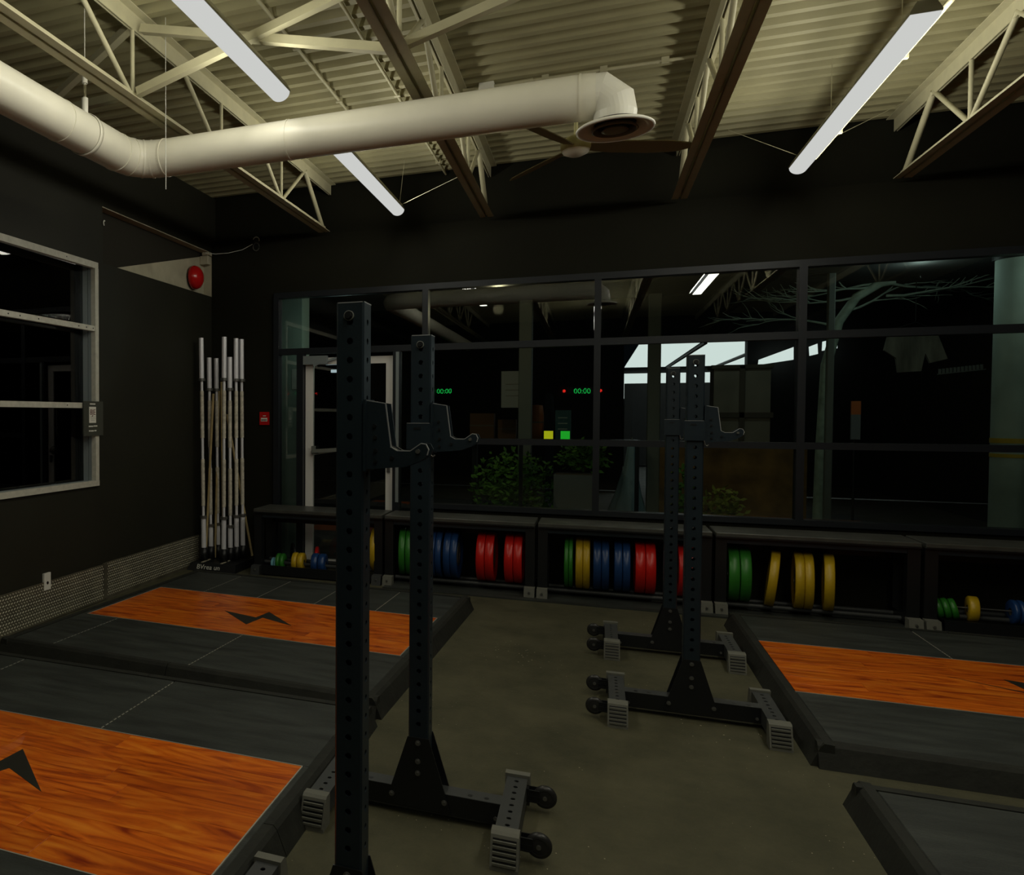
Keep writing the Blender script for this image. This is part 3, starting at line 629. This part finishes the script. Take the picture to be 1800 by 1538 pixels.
def j_cup(x, y, z, label, band):
    # z is the saddle height; hook points to +x
    t = thing('j_cup', label, 'j-cup', (x, y, z), group='hook shaped j-cups on the stands')
    R_ = HW + .002
    body = [(R_, -.050), (R_, .133), (R_ + .055, .124), (R_ + .070, .010), (R_ + .088, 0), (R_ + .122, 0), (R_ + .150, .020), (R_ + .163, .018), (R_ + .170, .004), (R_ + .162, -.015), (R_ + .145, -.027), (R_ + .110, -.041), (R_ + .03, -.048)]
    for yy in (-.036, .030): ob('hook_plate', MB().prism(body, 'y', yy, yy + .006), M['rack'], t)
    top = [(R_, .133), (R_ + .055, .124), (R_ + .070, .010), (R_ + .088, 0), (R_ + .122, 0), (R_ + .150, .020), (R_ + .163, .018), (R_ + .170, .004), (R_ + .166, -.010)]
    ed = MB()
    for p, q in zip(top, top[1:]): ed.bar((p[0], -.033, p[1] + .0006), (q[0], -.033, q[1] + .0006), .0062, .0022)
    ob('edge_highlight', ed, M['edge'], t)  # pale strips paint the highlight along the hook outline
    ob('liner', MB().prism([(R_ + .045, .10), (R_ + .062, .012), (R_ + .088, -.004), (R_ + .122, -.004), (R_ + .145, .012), (R_ + .13, -.02), (R_ + .04, -.03), (R_ + .02, .10)], 'y', -.029, .029), M['rackdark'], t)
    ob('back_plate', B((R_ - .001, -.045, -.055), (R_ + .006, .045, .135)), M['rack'], t)
    for bx, bz in ((.028, .065), (.030, .035), (.031, .0), (.031, -.028), (.075, -.018)): ob('bolt', MB().cyl((R_ + bx, -.036, bz), (R_ + bx, -.0415, bz), .0052, 10), M['rackdark'], t)
    ob('bolt', MB().cyl((R_ + .143, -.036, .0), (R_ + .143, -.043, .0), .006, 10), M['bolt'], t)
    if band:
        ob('band_plate', MB().box((-.050, -.050, -.040), (.040, -.041, .058)), M['rack'], t); ob('band_highlight', B((-.049, -.0505, .0575), (.036, -.042, .0592)), M['edge'], t)  # pale strip paints a highlight on the plate's upper edge
        ob('band_slot', B((-.022, -.0512, .034), (.004, -.0495, .043)), M['rackdark'], t); ob('band_tab', MB().tube([(.038, -.05, -.04), (.042, -.05, -.06), (.050, -.05, -.067), (.058, -.05, -.060)], .003, 6), M['bolt'], t)
    else:
        ob('band_plate', MB().box((-.052, .0385, -.055), (.045, .046, .055)), M['rack'], t)
    return t
j_cup(-.600, 2.070, 1.436, 'nearest j-cup, hooked on the tallest left stand', False)
j_cup(-.600, 3.005, 1.441, 'j-cup with a square front plate on the second left stand', True)
j_cup(.466, 4.490, 1.445, 'j-cup on the front stand of the right pair', True)
j_cup(.462, 5.650, 1.445, 'j-cup on the rear stand of the right pair, half hidden by the front one', True)

# ------------------------------------------------------------------ plate storage along the window
XU = [-3.02, -1.735, -.430, .868, 2.165, 3.46]
lbs = ['plate storage bench at the left end, below the pale door', 'plate storage bench holding two pairs of red plates, behind the left stands', 'plate storage bench between the two pairs of stands', 'plate storage bench holding the leaning yellow plates', 'plate storage bench at the far right edge with small plates']
for i in range(5):
    a, b = XU[i] + .012, XU[i + 1] - .012; L_ = b - a
    t = thing('plate_rack', lbs[i], 'storage bench', (a, 6.95, 0), group='plate storage benches under the window')
    ob('bench_top', MB().cbox((0, 0, .592), (L_, .41, .628), .004), M['benchtop'], t)
    ob('top_rim', MB().box((0, -.004, .588), (L_, 0, .600)), M['rackdark'], t)
    ob('front_rail', B((.06, .03, .545), (L_ - .06, .08, .588)), M['rack'], t)
    ob('rear_rail', B((.06, .35, .46), (L_ - .06, .39, .52)), M['rackdark'], t)
    lo = .055 if i in (1, 2, 3) else .10
    for yy in (.13, .30): ob('cradle_rail', MB().cyl((.05, yy, lo), (L_ - .05, yy, lo), .018, 12), M['rackfoot'], t)
    for xx in (.0, L_ - .076):
        for yy in (.02, .31): ob('post', B((xx, yy, .04), (xx + .076, yy + .076, .592)), M['rackdark'], t)
        ob('side_tube', B((xx, .096, .04), (xx + .076, .31, .10)), M['rackdark'], t)
        ob('foot_pad', MB().prism([(-.065, 0), (-.045, .085), (.03, .088), (.03, 0)], 'x', xx - .004, xx + .08), M['cap'] if i else M['rackfoot'], t)
        ob('foot_bolt', MB().cyl((xx + .038, -.05, .05), (xx + .038, -.066, .048), .009, 8), M['bolt'], t)
    if i in (0, 4): ob('tray', MB().box((.10, -.045, .012), (L_ - .1, -.03, .10)).box((.10, -.03, .012), (L_ - .1, .30, .022)), M['rackdark'], t)

# bumper plates
def plate_mesh(r, th, key):
    w = th / 2; c = min(.006, w * .4)
    mb = MB().lathe([(.10, -w * .55), (r * .80, -w * .6), (r * .84, -w), (r - c, -w), (r, -w + c), (r, w - c), (r - c, w), (r * .84, w), (r * .80, w * .6), (.10, w * .55)] if r > .15 else
                    [(.026, -w), (r - c, -w), (r, -w + c), (r, w - c), (r - c, w), (.026, w)], 'x', 40 if r > .15 else 28)
    return mb.mesh('plate_rubber', M[key])
def hub_mesh(r, th):
    w = th / 2; q = .105 if r > .15 else .034; return MB().lathe([(.026, -w * .8), (.026, w * .8), (q, w * .62), (q, w * .5), (q, -w * .5), (q, -w * .62), (.026, -w * .8)], 'x', 24).mesh('plate_hub', M['hubs'])
cache = {}
def plate(x, y, z, r, th, key, label, yaw=0, tilt=0, group='bumper plates in the storage benches'):
    k = (r, round(th, 4), key)
    if k not in cache: cache[k] = (plate_mesh(r, th, key), hub_mesh(r, th))
    t = thing('weight_plate', label, 'weight plate', (x, y, z), (0, tilt, yaw), group=group)
    ob('plate_rubber', cache[k][0], None, t); ob('plate_hub', cache[k][1], None, t)
def row(items):
    for x0, x1, key, lb, yaw, tilt in items:
        k = .205; zc = .285
        plate((x0 + x1) / 2 + .012, 7.165, zc, .215, x1 - x0, key, lb, math.radians(yaw), math.radians(tilt))
row([(-1.880, -1.83, 'yellow', 'yellow bumper plate just right of the nearest stand', 0, 0),
     (-1.635, -1.580, 'green', 'outer green bumper plate left of the second stand', 7, 0), (-1.574, -1.520, 'green', 'inner green bumper plate left of the second stand', 7, 0),
     (-1.345, -1.292, 'blue', 'blue bumper plate hidden mostly behind the second stand', 0, 0), (-1.288, -1.237, 'blue', 'blue bumper plate just right of the second stand', 0, 0),
     (-1.217, -1.159, 'blue', 'left plate of the blue pair right of the second stand', 0, 0), (-1.157, -1.099, 'blue', 'right plate of the blue pair right of the second stand', 0, 0),
     (-.936, -.866, 'redp', 'left plate of the first red pair in the middle left bench', 0, 0), (-.862, -.791, 'redp', 'right plate of the first red pair in the middle left bench', 0, 0),
     (-.702, -.632, 'redp', 'left plate of the second red pair beside the bench post', 0, 0), (-.628, -.558, 'redp', 'right plate of the second red pair beside the bench post', 0, 0),
     (-.224, -.191, 'green', 'outer thin green plate in the middle bench', 0, 0), (-.189, -.158, 'green', 'inner thin green plate next to the yellow pair', 0, 0),
     (-.136, -.082, 'yellow', 'left plate of the yellow pair in the middle bench', 0, 0), (-.080, -.027, 'yellow', 'right plate of the yellow pair in the middle bench', 0, 0),
     (-.001, .059, 'blue', 'first blue plate right of the yellow pair', 0, 0), (.062, .118, 'blue', 'second blue plate right of the yellow pair', 0, 0),
     (.156, .215, 'blue', 'third blue plate in the middle bench', 0, 0), (.219, .274, 'blue', 'fourth blue plate in the middle bench, next to the red pair', 0, 0),
     (.311, .383, 'redp', 'left plate of the red pair in the middle bench', 0, 0), (.386, .459, 'redp', 'right plate of the red pair in the middle bench', 0, 0),
     (.620, .680, 'redp', 'red plate showing between the two right stands', 0, 0), (.684, .745, 'redp', 'red plate hidden behind the front right stand', 0, 0),
     (.972, 1.045, 'green', 'left plate of the green pair right of the stands', -3, 0), (1.050, 1.123, 'green', 'right plate of the green pair right of the stands', -3, 0)])
for x, th, lb, yaw, tilt in ((1.285, .060, 'leaning single yellow plate nearest the green pair', -9, 6), (1.452, .058, 'left plate of the leaning yellow pair', -7, 0), (1.512, .058, 'right plate of the leaning yellow pair', -7, 0), (1.645, .064, 'rightmost large yellow plate', -10, 0)):
    plate(x, 7.13, .272, .215, th, 'yellow', lb, math.radians(yaw), math.radians(tilt))
sg = 'small change plates in the low trays'
for x, y, r, th, key, lb, yaw in (
        (-2.842, 7.06, .060, .020, 'cyan', 'leftmost pale blue change plate in the low tray', 0), (-2.812, 7.06, .060, .018, 'cyan', 'pale blue change plate touching the small green pair', 0),
        (-2.785, 7.06, .082, .034, 'green', 'left small green plate in the left tray', 4), (-2.742, 7.06, .082, .034, 'green', 'right small green plate in the left tray', 4),
        (-2.69, 7.20, .125, .024, 'rackdark', 'black ring shaped plate behind the small green and yellow pairs', 30), (-2.612, 7.06, .092, .048, 'yellow', 'left small yellow plate in the left tray', 4),
        (-2.552, 7.06, .092, .050, 'yellow', 'right small yellow plate in the left tray', 4), (-2.445, 7.20, .115, .03, 'redp', 'small dark red plate peeking over the blue pair', 12),
        (-2.41, 7.06, .095, .060, 'blue', 'left small blue plate in the left tray', 4), (-2.34, 7.06, .095, .060, 'blue', 'right small blue plate in the left tray', 4), (-2.22, 7.18, .11, .03, 'rackdark', 'black ring shaped plate right of the small blue pair', 24)):
    plate(x, y, .03 + .0 + r + (.0 if r < .1 else .0), r, th, key, lb, math.radians(yaw), 0, sg)
for x, lb in ((2.285, 'first of the three small green plates at far right'), (2.328, 'middle of the three small green plates at far right'), (2.370, 'third of the small green plates, next to the bar end')): plate(x, 7.06, .155, .075, .036, 'green', lb, math.radians(-8), math.radians(-14), sg)
plate(2.478, 7.06, .165, .090, .055, 'yellow', 'small yellow plate at far right between green and blue', math.radians(-8), 0, sg)
plate(2.700, 7.06, .165, .085, .030, 'blue', 'left small blue plate at the far right edge', 0, 0, sg); plate(2.735, 7.06, .165, .085, .030, 'blue', 'right small blue plate at the far right edge', 0, 0, sg)
tag(ob('loading_pin', MB().cyl((-.15, 0, 0), (.75, 0, 0), .006, 8), M['bolt'], loc=(2.25, 7.06, .17)), 'thin steel bar through the small plates at far right', 'bar')

# ------------------------------------------------------------------ barbells in their floor holder
h = thing('barbell_holder', 'low black floor holder with white lettering in the left corner', 'barbell holder', (-3.42, 7.15, 0))
bs = MB(); bs.add([(-.262, -.295, 0), (.262, -.295, 0), (.262, .27, 0), (-.262, .27, 0), (-.235, -.255, .075), (.245, -.255, .075), (.245, .27, .075), (-.235, .27, .075)],
                  [(0, 3, 2, 1), (4, 5, 6, 7), (0, 1, 5, 4), (1, 2, 6, 5), (2, 3, 7, 6), (3, 0, 4, 7)])
ob('base', bs, M['rackdark'], h)
ob('lettering', textmesh('BVrea un', .068), None, h, (-.035, -.279, .038), (PI / 2 - .46, 0, 0))
for dx in (-.12, .09): ob('base_rib', B((dx - .01, -.25, .075), (dx + .01, .26, .079)), M['beige'], h)
BARS = [(354, 358.5, 7.02, 2.2, 'tall barbell at the far left of the holder', 983), (367.5, 371, 7.12, 2.01, 'short barbell second from the left in the holder', 980), (380, 383.5, 7.24, 2.01, 'short barbell with dowels leaning beside it', 976),
        (394, 393.3, 7.02, 2.2, 'tall barbell in the middle of the holder, frontmost', 985), (403.8, 405, 7.13, 2.01, 'short barbell right of the tall middle one', 980), (415, 416, 7.20, 2.2, 'tall barbell second from the right', 978), (424.5, 427, 7.30, 2.2, 'tall barbell at the far right of the holder', 975)]
def ray(u, v):
    d = RM.transposed() @ Vector(((u - 456.5) / 1386, (v - 767) / 1386, 1)); return d
def at_y(u, v, y): d = ray(u, v); k = y / d.y; return Vector((d.x * k, y, 1.53 + d.z * k))
def barbell_parts(L):
    sl = .415 if L > 2.1 else .32; P = []
    P.append(('shaft', MB().cyl((0, 0, sl), (0, 0, L - sl), .0142, 14), M['chrome']))
    for a, b in ((0, sl), (L - sl, L)): P.append(('sleeve', MB().cyl((0, 0, a), (0, 0, b), .0245, 20), M['chrome']))
    for z in (sl, L - sl): P.append(('collar', MB().cyl((0, 0, z - .013), (0, 0, z + .013), .036, 20), M['bolt']))
    for a, b in ((sl + .11, sl + .58), (L - sl - .58, L - sl - .11)):
        m_ = MB(); z = a
        while z < b: e = min(z + .085, b); m_.cyl((0, 0, z), (0, 0, e - .006), .0195, 14); m_.cyl((0, 0, e - .006), (0, 0, e), .0175, 12); z = e
        P.append(('knurled_grip', m_, M['knurl']))
    return [(a, b.mesh(a, c)) for a, b, c in P]
BP = {2.2: barbell_parts(2.2), 2.01: barbell_parts(2.01)}
CUP = MB().lathe([(0, 0), (.040, 0), (.038, .13), (.031, .13), (.031, .01)], 'z', 20).mesh('cup', M['rackdark'])
for ut, ub, y, L, lb, vb in BARS:
    b0 = at_y(ub, 900, y); b0.z = .09; tp = at_y(ut, 600, y)
    dx = (tp.x - at_y(ub, 960, y).x) / 2.0
    x0 = at_y(ub, 960, y).x
    t = thing('barbell', lb + ', chrome with taped grips', 'barbell', (x0, y, .095), (0, math.atan(dx), 0), group='barbells standing in the corner')
    for nme, me in BP[L]: ob(nme, me, None, t)
    ob('cup', CUP, None, h, (x0 + 3.42, y - 7.15, .075))
for (u0, v0, u1, v1, y0, y1, lb) in ((375, 692, 363, 944, 7.10, 7.07, 'thin wooden dowel leaning left between the short barbells'), (384.5, 686, 378.5, 950, 7.31, 7.17, 'upright wooden dowel behind the third barbell'), (389, 671, 392.5, 946, 7.32, 7.26, 'wooden dowel behind the tall middle barbell'), (399, 728, 438.5, 950, 7.25, 7.37, 'wooden dowel slanting down to the right corner of the holder')):
    p, q = at_y(u0, v0, y0), at_y(u1, v1, y1)
    if q.z > .095: q = q + (q - p) * ((q.z - .085) / (p.z - q.z))
    tag(ob('wooden_dowel', MB().cyl((0, 0, 0), p - q, .0125, 12), M['dowel'], loc=q), lb, 'dowel', 'wooden dowels among the barbells')

# ------------------------------------------------------------------ wall clock seen as a reflection, behind the viewer
def timer(x, z, label, dots):
    t = thing('gym_timer', label, 'timer', (x, YR + .02, z)); ob('case', B((-.32, 0, -.1), (.32, .04, .1)), M['rackdark'], t)
    ob('digits', textmesh('00:00', .17, 'digits', M['led']), None, t, (0, .043, -.01), (PI / 2, 0, PI))
    for dx in dots: ob('status_light', MB().cyl((dx, .04, 0), (dx, .048, 0), .035, 12), M['ledr'], t)
timer(-.26, 2.11, 'wall timer with green digits and red lights on the rear wall', (-.40, .40)); timer(-3.5, 2.14, 'wall timer with green digits near the corner of the rear wall', ())

# ------------------------------------------------------------------ outside, at night
ob('floor_outside', B((-9, YB + .2, -.10), (12, 34, -.04)), M['asphalt'], kind='structure'); bpy.data.objects['floor_outside'].name = 'trim_3'
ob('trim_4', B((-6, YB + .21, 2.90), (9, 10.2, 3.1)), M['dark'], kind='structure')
lamp('outdoor_fill', (2.7, 8.9, 2.78), 3.2, (.72, .92, .85), .0); lamp('outdoor_fill', (1.5, 11.0, 3.6), 10, (.70, .90, .85), .1); lamp('outdoor_fill', (-.9, 8.3, 2.6), 6.0, (1, .85, .5), .05); lamp('outdoor_fill', (3.3, 7.95, 2.7), 2.5, (.75, .9, .8), .05)  # unseen lamps added to brighten the column, plants and tree
lamp('outdoor_fill', (-2.35, 7.75, 2.4), 2.4, (.7, .95, .85), .05)  # unseen lamp added to brighten the column beside the door
t = thing('porch_column', 'pale green column outside the glass beside the door', 'column', (-3.06, 8.2, -.04))
ob('column_shaft', B((-.135, -.12, 0), (.135, .12, 2.94)), M['col'], t); ob('reflection_patch', B((.02, -.124, 1.85), (.13, -.121, 2.07)), M['letter'], t)  # pale patch on the shaft paints a reflection in the glass
t = thing('porch_column', 'large round pale green column outside the glass at far right', 'column', (3.29, 8.6, -.04))
ob('column_shaft', MB().cyl((0, 0, 0), (0, 0, 2.88), .175, 40, .170), M['col'], t); ob('column_head', MB().cyl((0, 0, 2.88), (0, 0, 2.94), .19, 40), M['rackdark'], t)
ob('yellow_band', MB().cyl((0, 0, 1.34), (0, 0, 1.38), .177, 40), M['yellow'], t); ob('yellow_band', MB().cyl((0, 0, 1.22), (0, 0, 1.25), .177, 40), M['yellow'], t)
# porch tube lights
for k, (x, z, l_) in enumerate(((-2.95, 2.18, .35), (-2.95, 2.09, .30))):
    t = thing('porch_light', ('upper' if k == 0 else 'lower') + ' short cool white light seen through the door glass', 'light', (x, 9.5 + k * .15, z)); ob('lens', B((-l_ / 2, 0, -.018), (l_ / 2, .05, .018)), M['glowwhite'], t); ob('bracket', MB().box((-l_ / 2, 0, .018), (l_ / 2, .06, .03)).box((-.01 + k * .1, .01, .03), (.01 + k * .1, .03, 2.9 - z)), M['rackdark'], t)
# neighbouring shop with lit ceiling
nb = thing('shop_building', 'building across the way with a brightly lit ceiling behind glass', 'building', (0, 17.6, 0))
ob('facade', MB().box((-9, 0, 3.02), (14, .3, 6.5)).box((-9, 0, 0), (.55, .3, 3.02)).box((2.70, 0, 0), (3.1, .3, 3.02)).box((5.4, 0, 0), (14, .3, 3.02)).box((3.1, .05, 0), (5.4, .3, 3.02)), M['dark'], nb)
for i in range(9):
    y0 = .3 + i * 1.0
    for x0, x1 in ((.86, 2.0), (2.04, 3.3), (3.34, 4.7)):
        ob('ceiling_panel', B((x0, y0, 3.0), (x1 - .03, y0 + .93, 3.02)), M['shopglow'], nb)
ob('back_wall', B((.86, 9.4, 2.05), (3.4, 9.5, 2.82)), M['shopglow'], nb); ob('counter', B((.86, 9.0, 0), (9, 9.3, 2.50)), M['dark'], nb)  # back wall glows to paint the shop light falling on it
ob('ceiling_beam', B((.86, 9.35, 2.82), (4.7, 9.45, 2.90)), M['dark'], nb); ob('back_wall_end', B((-.5, 9.5, 0), (6, 9.6, 3.0)), M['dark'], nb)
for x in (2.0, 3.3): ob('ceiling_beam', B((x, .3, 2.95), (x + .06, 9.3, 3.0)), M['dark'], nb)
for pg in ([(2.842, 2.481), (3.39, 2.563), (3.387, 2.794), (2.85, 2.577)], [(3.654, 2.629), (3.767, 2.657), (3.755, 2.844), (3.642, 2.796)], [(3.844, 2.717), (4.058, 2.751), (4.055, 2.926), (3.849, 2.882)]):
    ob('ceiling_patch', MB().prism(pg, 'y', -.3, -.2), M['shopglow'], nb); ob('patch_bracket', B((pg[0][0] + .05, -.2, pg[0][1] + .05), (pg[0][0] + .08, .06, pg[0][1] + .08)), M['dark'], nb)  # glowing quads stand in for lit ceiling glimpsed further right
# low wall, crate, posts
tag(ob('timber_wall', B((-.2, 0, 0), (1.62, .15, 1.2)), M['ochre'], loc=(.9, 12.0, -.04)), 'low rust brown timber wall outside behind the right stands', 'wall')
t = thing('reflected_cabinet', 'tall beige cabinet with crossed brown battens, solid stand-in for a reflection behind the right stands', 'cabinet', (1.83, 12.3, 1.0))  # solid cabinet outside stands in for a reflection in the glass
ob('reflected_cabinet_body', B((-.33, 0, -1.04), (.33, .4, 1.2)), M['ply'], t)
for a, b in (((-.03, -.03, 0), (.03, 0, 1.2)), ((-.36, -.03, .50), (.36, 0, .57)), ((-.36, -.03, 1.16), (.36, .42, 1.21))): ob('batten', B(a, b), M['batten'], t)
def post(x, y, w_, h_, lb, m='greypost'): return tag(ob('street_post', MB().cbox((-w_ / 2, -w_ / 2, 0), (w_ / 2, w_ / 2, h_), .008), M[m], loc=(x, y, -.04)), lb, 'post')
post(-.76, 10, .15, 3.0, 'grey square post outside, in the middle of the second window bay'); post(.625, 10, .13, 3.0, 'grey brown square post outside, left of the right stands'); post(2.10, 9.2, .06, 3.0, 'thin grey post outside, right of the reflected cabinet')
t = thing('notice_sheet', 'pale paper notice with ruled lines outside, fixed beside the grey post', 'sign', (-.925, 9.95, 1.84))
ob('paper', B((-.11, 0, -.22), (.11, .01, .22)), mat('dim_paper', (.30, .30, .28), .8), t)
for k in range(3): ob('printed_line', B((-.06, -.002, -.08 + k * .07), (.10, 0, -.074 + k * .07)), M['batten'], t)
ob('mount', B((.10, 0, -.02), (.16, .02, .02)), M['greypost'], t)
for x, key, lb in ((-.446, 'yglow', 'small glowing yellow box on the outside shelf'), (-.278, 'gglow', 'small glowing green box on the outside shelf')):
    t = thing('glow_box', lb, 'box', (x, 9.0, 1.275)); ob('glow_face', B((-.045, 0, 0), (.045, .06, .085)), M[key], t); ob('back_case', B((-.047, .06, 0), (.047, .09, .088)), M['rackdark'], t)  # front faces are emissive yellow and green
t = thing('outdoor_shelf', 'narrow shelf with yellow edge outside the second and third window bays', 'shelf', (-.2, 9.0, 0))
ob('shelf_board', B((-.6, -.02, 1.245), (.65, .2, 1.27)), M['rackdark'], t); ob('yellow_edge', B((-.05, -.03, 1.26), (.12, -.02, 1.27)), M['yellow'], t)
ob('yellow_edge', B((-.37, -.03, 1.258), (-.12, -.02, 1.266)), M['yellow'], t)
for x in (-.55, .6): ob('shelf_leg', B((x, .05, -.04), (x + .04, .09, 1.245)), M['rackdark'], t)
t = thing('draped_sheet', 'pale blue sheet draped over a stand outside, left of the right stands', 'cloth', (.40, 9.75, -.04))
dr = MB(); N_ = 24
for k, (z, r0) in enumerate(((.0, .30), (.35, .22), (.7, .12), (1.0, .06), (1.28, .035))):
    for i in range(N_): a = 2 * PI * i / N_; q = r0 * (1 + .12 * math.cos(a * 6)); dr.v.append((q * math.cos(a) - .06 * (1.28 - z), q * math.sin(a), z))
dr.f = [(k * N_ + i, k * N_ + (i + 1) % N_, (k + 1) * N_ + (i + 1) % N_, (k + 1) * N_ + i) for k in range(4) for i in range(N_)]; dr.sm = [True] * len(dr.f)
ob('sheet', dr, M['cloth2'], t); ob('stand_pole', MB().cyl((0, 0, 0), (0, 0, 1.32), .012, 8), M['greypost'], t)
t = thing('storage_counter', 'dark counter outside in the second window bay carrying a barrel and crates', 'counter', (-.5, 10.5, -.04))
ob('counter_top', B((-1.0, -.2, 1.22), (1.0, .3, 1.27)), M['rackdark'], t)
for x in (-.95, .9): ob('counter_leg', B((x, 0, 0), (x + .06, .1, 1.22)), M['rackdark'], t)
t = thing('barrel', 'rust orange barrel outside, right of the grey square post', 'barrel', (-.66, 10.5, 1.232)); ob('barrel_body', MB().lathe([(0, 0), (.075, 0), (.085, .15), (.085, .30), (.07, .42), (0, .43)], 'z', 24), mat('rust_orange', (.30, .09, .02), .6), t); ob('barrel_hoop', MB().cyl((0, 0, .2), (0, 0, .22), .087, 24), M['batten'], t)
t = thing('drawer_crate', 'dark teal crate with three pale ribs outside, left of the second mullion', 'crate', (-.36, 10.5, 1.232)); ob('crate_body', B((-.08, 0, 0), (.10, .15, .36)), mat('dark_teal', (.02, .10, .11), .6), t)
for k in range(3): ob('crate_rib', B((-.05, -.006, .12 + k * .07), (.06, 0, .132 + k * .07)), M['col'], t)
for k, (x, w_, h_, lb) in enumerate(((-1.33, .30, .32, 'brown carton outside, between the second stand and the grey post, left one'), (-1.02, .22, .24, 'smaller brown carton outside, next to the grey post'))):
    t = thing('carton', lb, 'carton', (x, 10.5, 1.232)); ob('carton_box', B((-w_ / 2, 0, 0), (w_ / 2, .15, h_)), mat('brown_carton', (.13, .06, .02), .8), t); ob('carton_tape', B((-w_ / 2 - .002, -.004, h_ * .48), (w_ / 2 + .002, 0, h_ * .54)), M['batten'], t)
# shrubs
def shrub(x, y, z0, rx, rz, n, m, lb, stem=True):
    t = thing('shrub', lb, 'shrub', (x, y, z0)); mb = MB(); r_ = random.Random(int(x * 50 + n))
    for k in range(n):
        a = r_.uniform(0, 2 * PI); u = r_.uniform(-1, 1); q = r_.random() ** .4; s_ = math.sqrt(1 - u * u)
        c = Vector((rx * q * s_ * math.cos(a), rx * .6 * q * s_ * math.sin(a), rz + rz * q * u)); d = Vector((r_.uniform(-1, 1), r_.uniform(-1, 1), r_.uniform(-.4, .8))).normalized(); e = d.orthogonal().normalized(); L_ = r_.uniform(.05, .10)
        mb.add([c, c + d * L_ * .5 + e * L_ * .28, c + d * L_, c + d * L_ * .5 - e * L_ * .28], [(0, 1, 2, 3)])
    ob('foliage', mb, M[m], t, kind='stuff')
    st = MB()
    for k in range(5): st.cyl((0, 0, 0), (rx * .5 * math.cos(k * 1.3), rx * .3 * math.sin(k * 1.3), rz), .01, 6, .005)
    ob('stems', st, M['batten'], t)
t = thing('planter_box', 'grey planter box outside the second window bay', 'planter', (-.19, 9.15, -.04)); ob('planter_wall', MB().box((-.2, -.1, 0), (.2, .2, .93)), M['planter'], t); ob('soil', B((-.18, -.08, .93), (.18, .18, .94)), M['batten'], t)
shrub(-.85, 9.5, .05, .50, .56, 1500, 'leaf', 'green leafy shrub outside the second window bay'); shrub(-.1, 9.4, .90, .28, .17, 400, 'leaf', 'green plant growing from the grey planter box outside')
shrub(1.30, 9.9, 0, .24, .38, 500, 'leafy', 'low yellowish plant outside behind the right stands'); shrub(.92, 9.6, .0, .15, .5, 500, 'leaf', 'green shrub outside left of the right stands')
# tree
t = thing('street_tree', 'bare tree with curved pale branches outside the right window bay', 'tree', (2.2, 10.0, -.04))
def tw(pts, r0, r1): return MB().tube(pts, [r0 + (r1 - r0) * k / (len(pts) - 1) for k in range(len(pts))], 8)
ob('trunk', tw([(.0, 0, 0), (.02, 0, 1.2), (.05, 0, 2.1), (.15, 0, 2.55), (.30, 0, 2.80), (.50, 0, 2.93), (.62, 0, 2.95)], .055, .040), M['bark'], t)
r_ = random.Random(3)
def branch(p, d, L_, r0, depth):
    pts = [Vector(p)]; d = Vector(d).normalized()
    for k in range(6): d = (d + Vector((r_.uniform(-.25, .25), r_.uniform(-.2, .2), r_.uniform(-.16, .2)))).normalized(); pts.append(pts[-1] + d * (L_ / 6))
    BR.tube(pts, [r0 * (1 - .13 * k) for k in range(7)], 5)
    if depth:
        for k in (2, 3, 4, 5): branch(pts[k], d + Vector((r_.uniform(-.7, .7), r_.uniform(-.5, .5), r_.uniform(-.4, .6))), L_ * .55, r0 * .55, depth - 1)
for p, d in (((.50, 0, 2.93), (-1, .1, -.02)), ((.45, 0, 2.90), (-1, -.2, -.22)), ((.60, 0, 2.95), (1, 0, .05)), ((.60, 0, 2.92), (1, .2, -.2)), ((.3, 0, 2.8), (-1, 0, -.1)), ((.2, 0, 2.65), (1, .2, .1)), ((.55, 0, 2.8), (.9, -.2, .02)), ((.15, 0, 2.5), (-1, .1, .15))):
    BR = MB(); branch(p, d, .85, .015, 2); ob('branch', BR, M['bark'], t)
# solid shirt in place of a reflection, and fence on the far right
t = thing('reflected_shirt', 'pale striped shirt, solid stand-in for a reflection in the right window bay', 'shirt', (3.0, 10.0, 2.0))
sp = [(-.22, .40), (.16, .40), (.26, .10), (.12, .06), (.08, .16), (.05, -.02), (-.14, -.03), (-.16, .12), (-.26, .20)]
ob('reflected_shirt_body', MB().prism(sp, 'y', -.02, .02), mat('dim_reflected_shirt', (.16, .145, .11), .9, var=.5, vscale=14, stretch=(1, 1, .15)), t)
ob('hanger', MB().tube([(-.22, 0, .40), (0, 0, .48), (.16, 0, .40)], .006, 6).tube([(0, 0, .48), (0, 0, .9)], .003, 6), M['rackdark'], t)
t = thing('slatted_rail', 'grey slatted rail outside near the round column', 'rail', (3.25, 10.0, 1.95))
for k in range(12): ob('slat', B((-.05 + k * .03, 0, k * .0035), (-.033 + k * .03, .02, .05 + k * .0035)), M['greypost'], t)
ob('rail', MB().bar((-.06, .01, -.004), (.32, .01, .040), .02, .008), M['greypost'], t)
t = thing('marker_post', 'slim white marker post with an orange top outside in the right bay', 'marker', (2.52, 10.0, 1.28))
ob('marker_stem', B((-.04, 0, .0), (.04, .03, .26)), M['planter'], t); ob('marker_top', B((-.04, 0, .26), (.04, .03, .40)), M['orange'], t); ob('marker_pole', MB().cyl((0, .05, -1.32), (0, .05, .4), .012, 8), M['rackdark'], t)
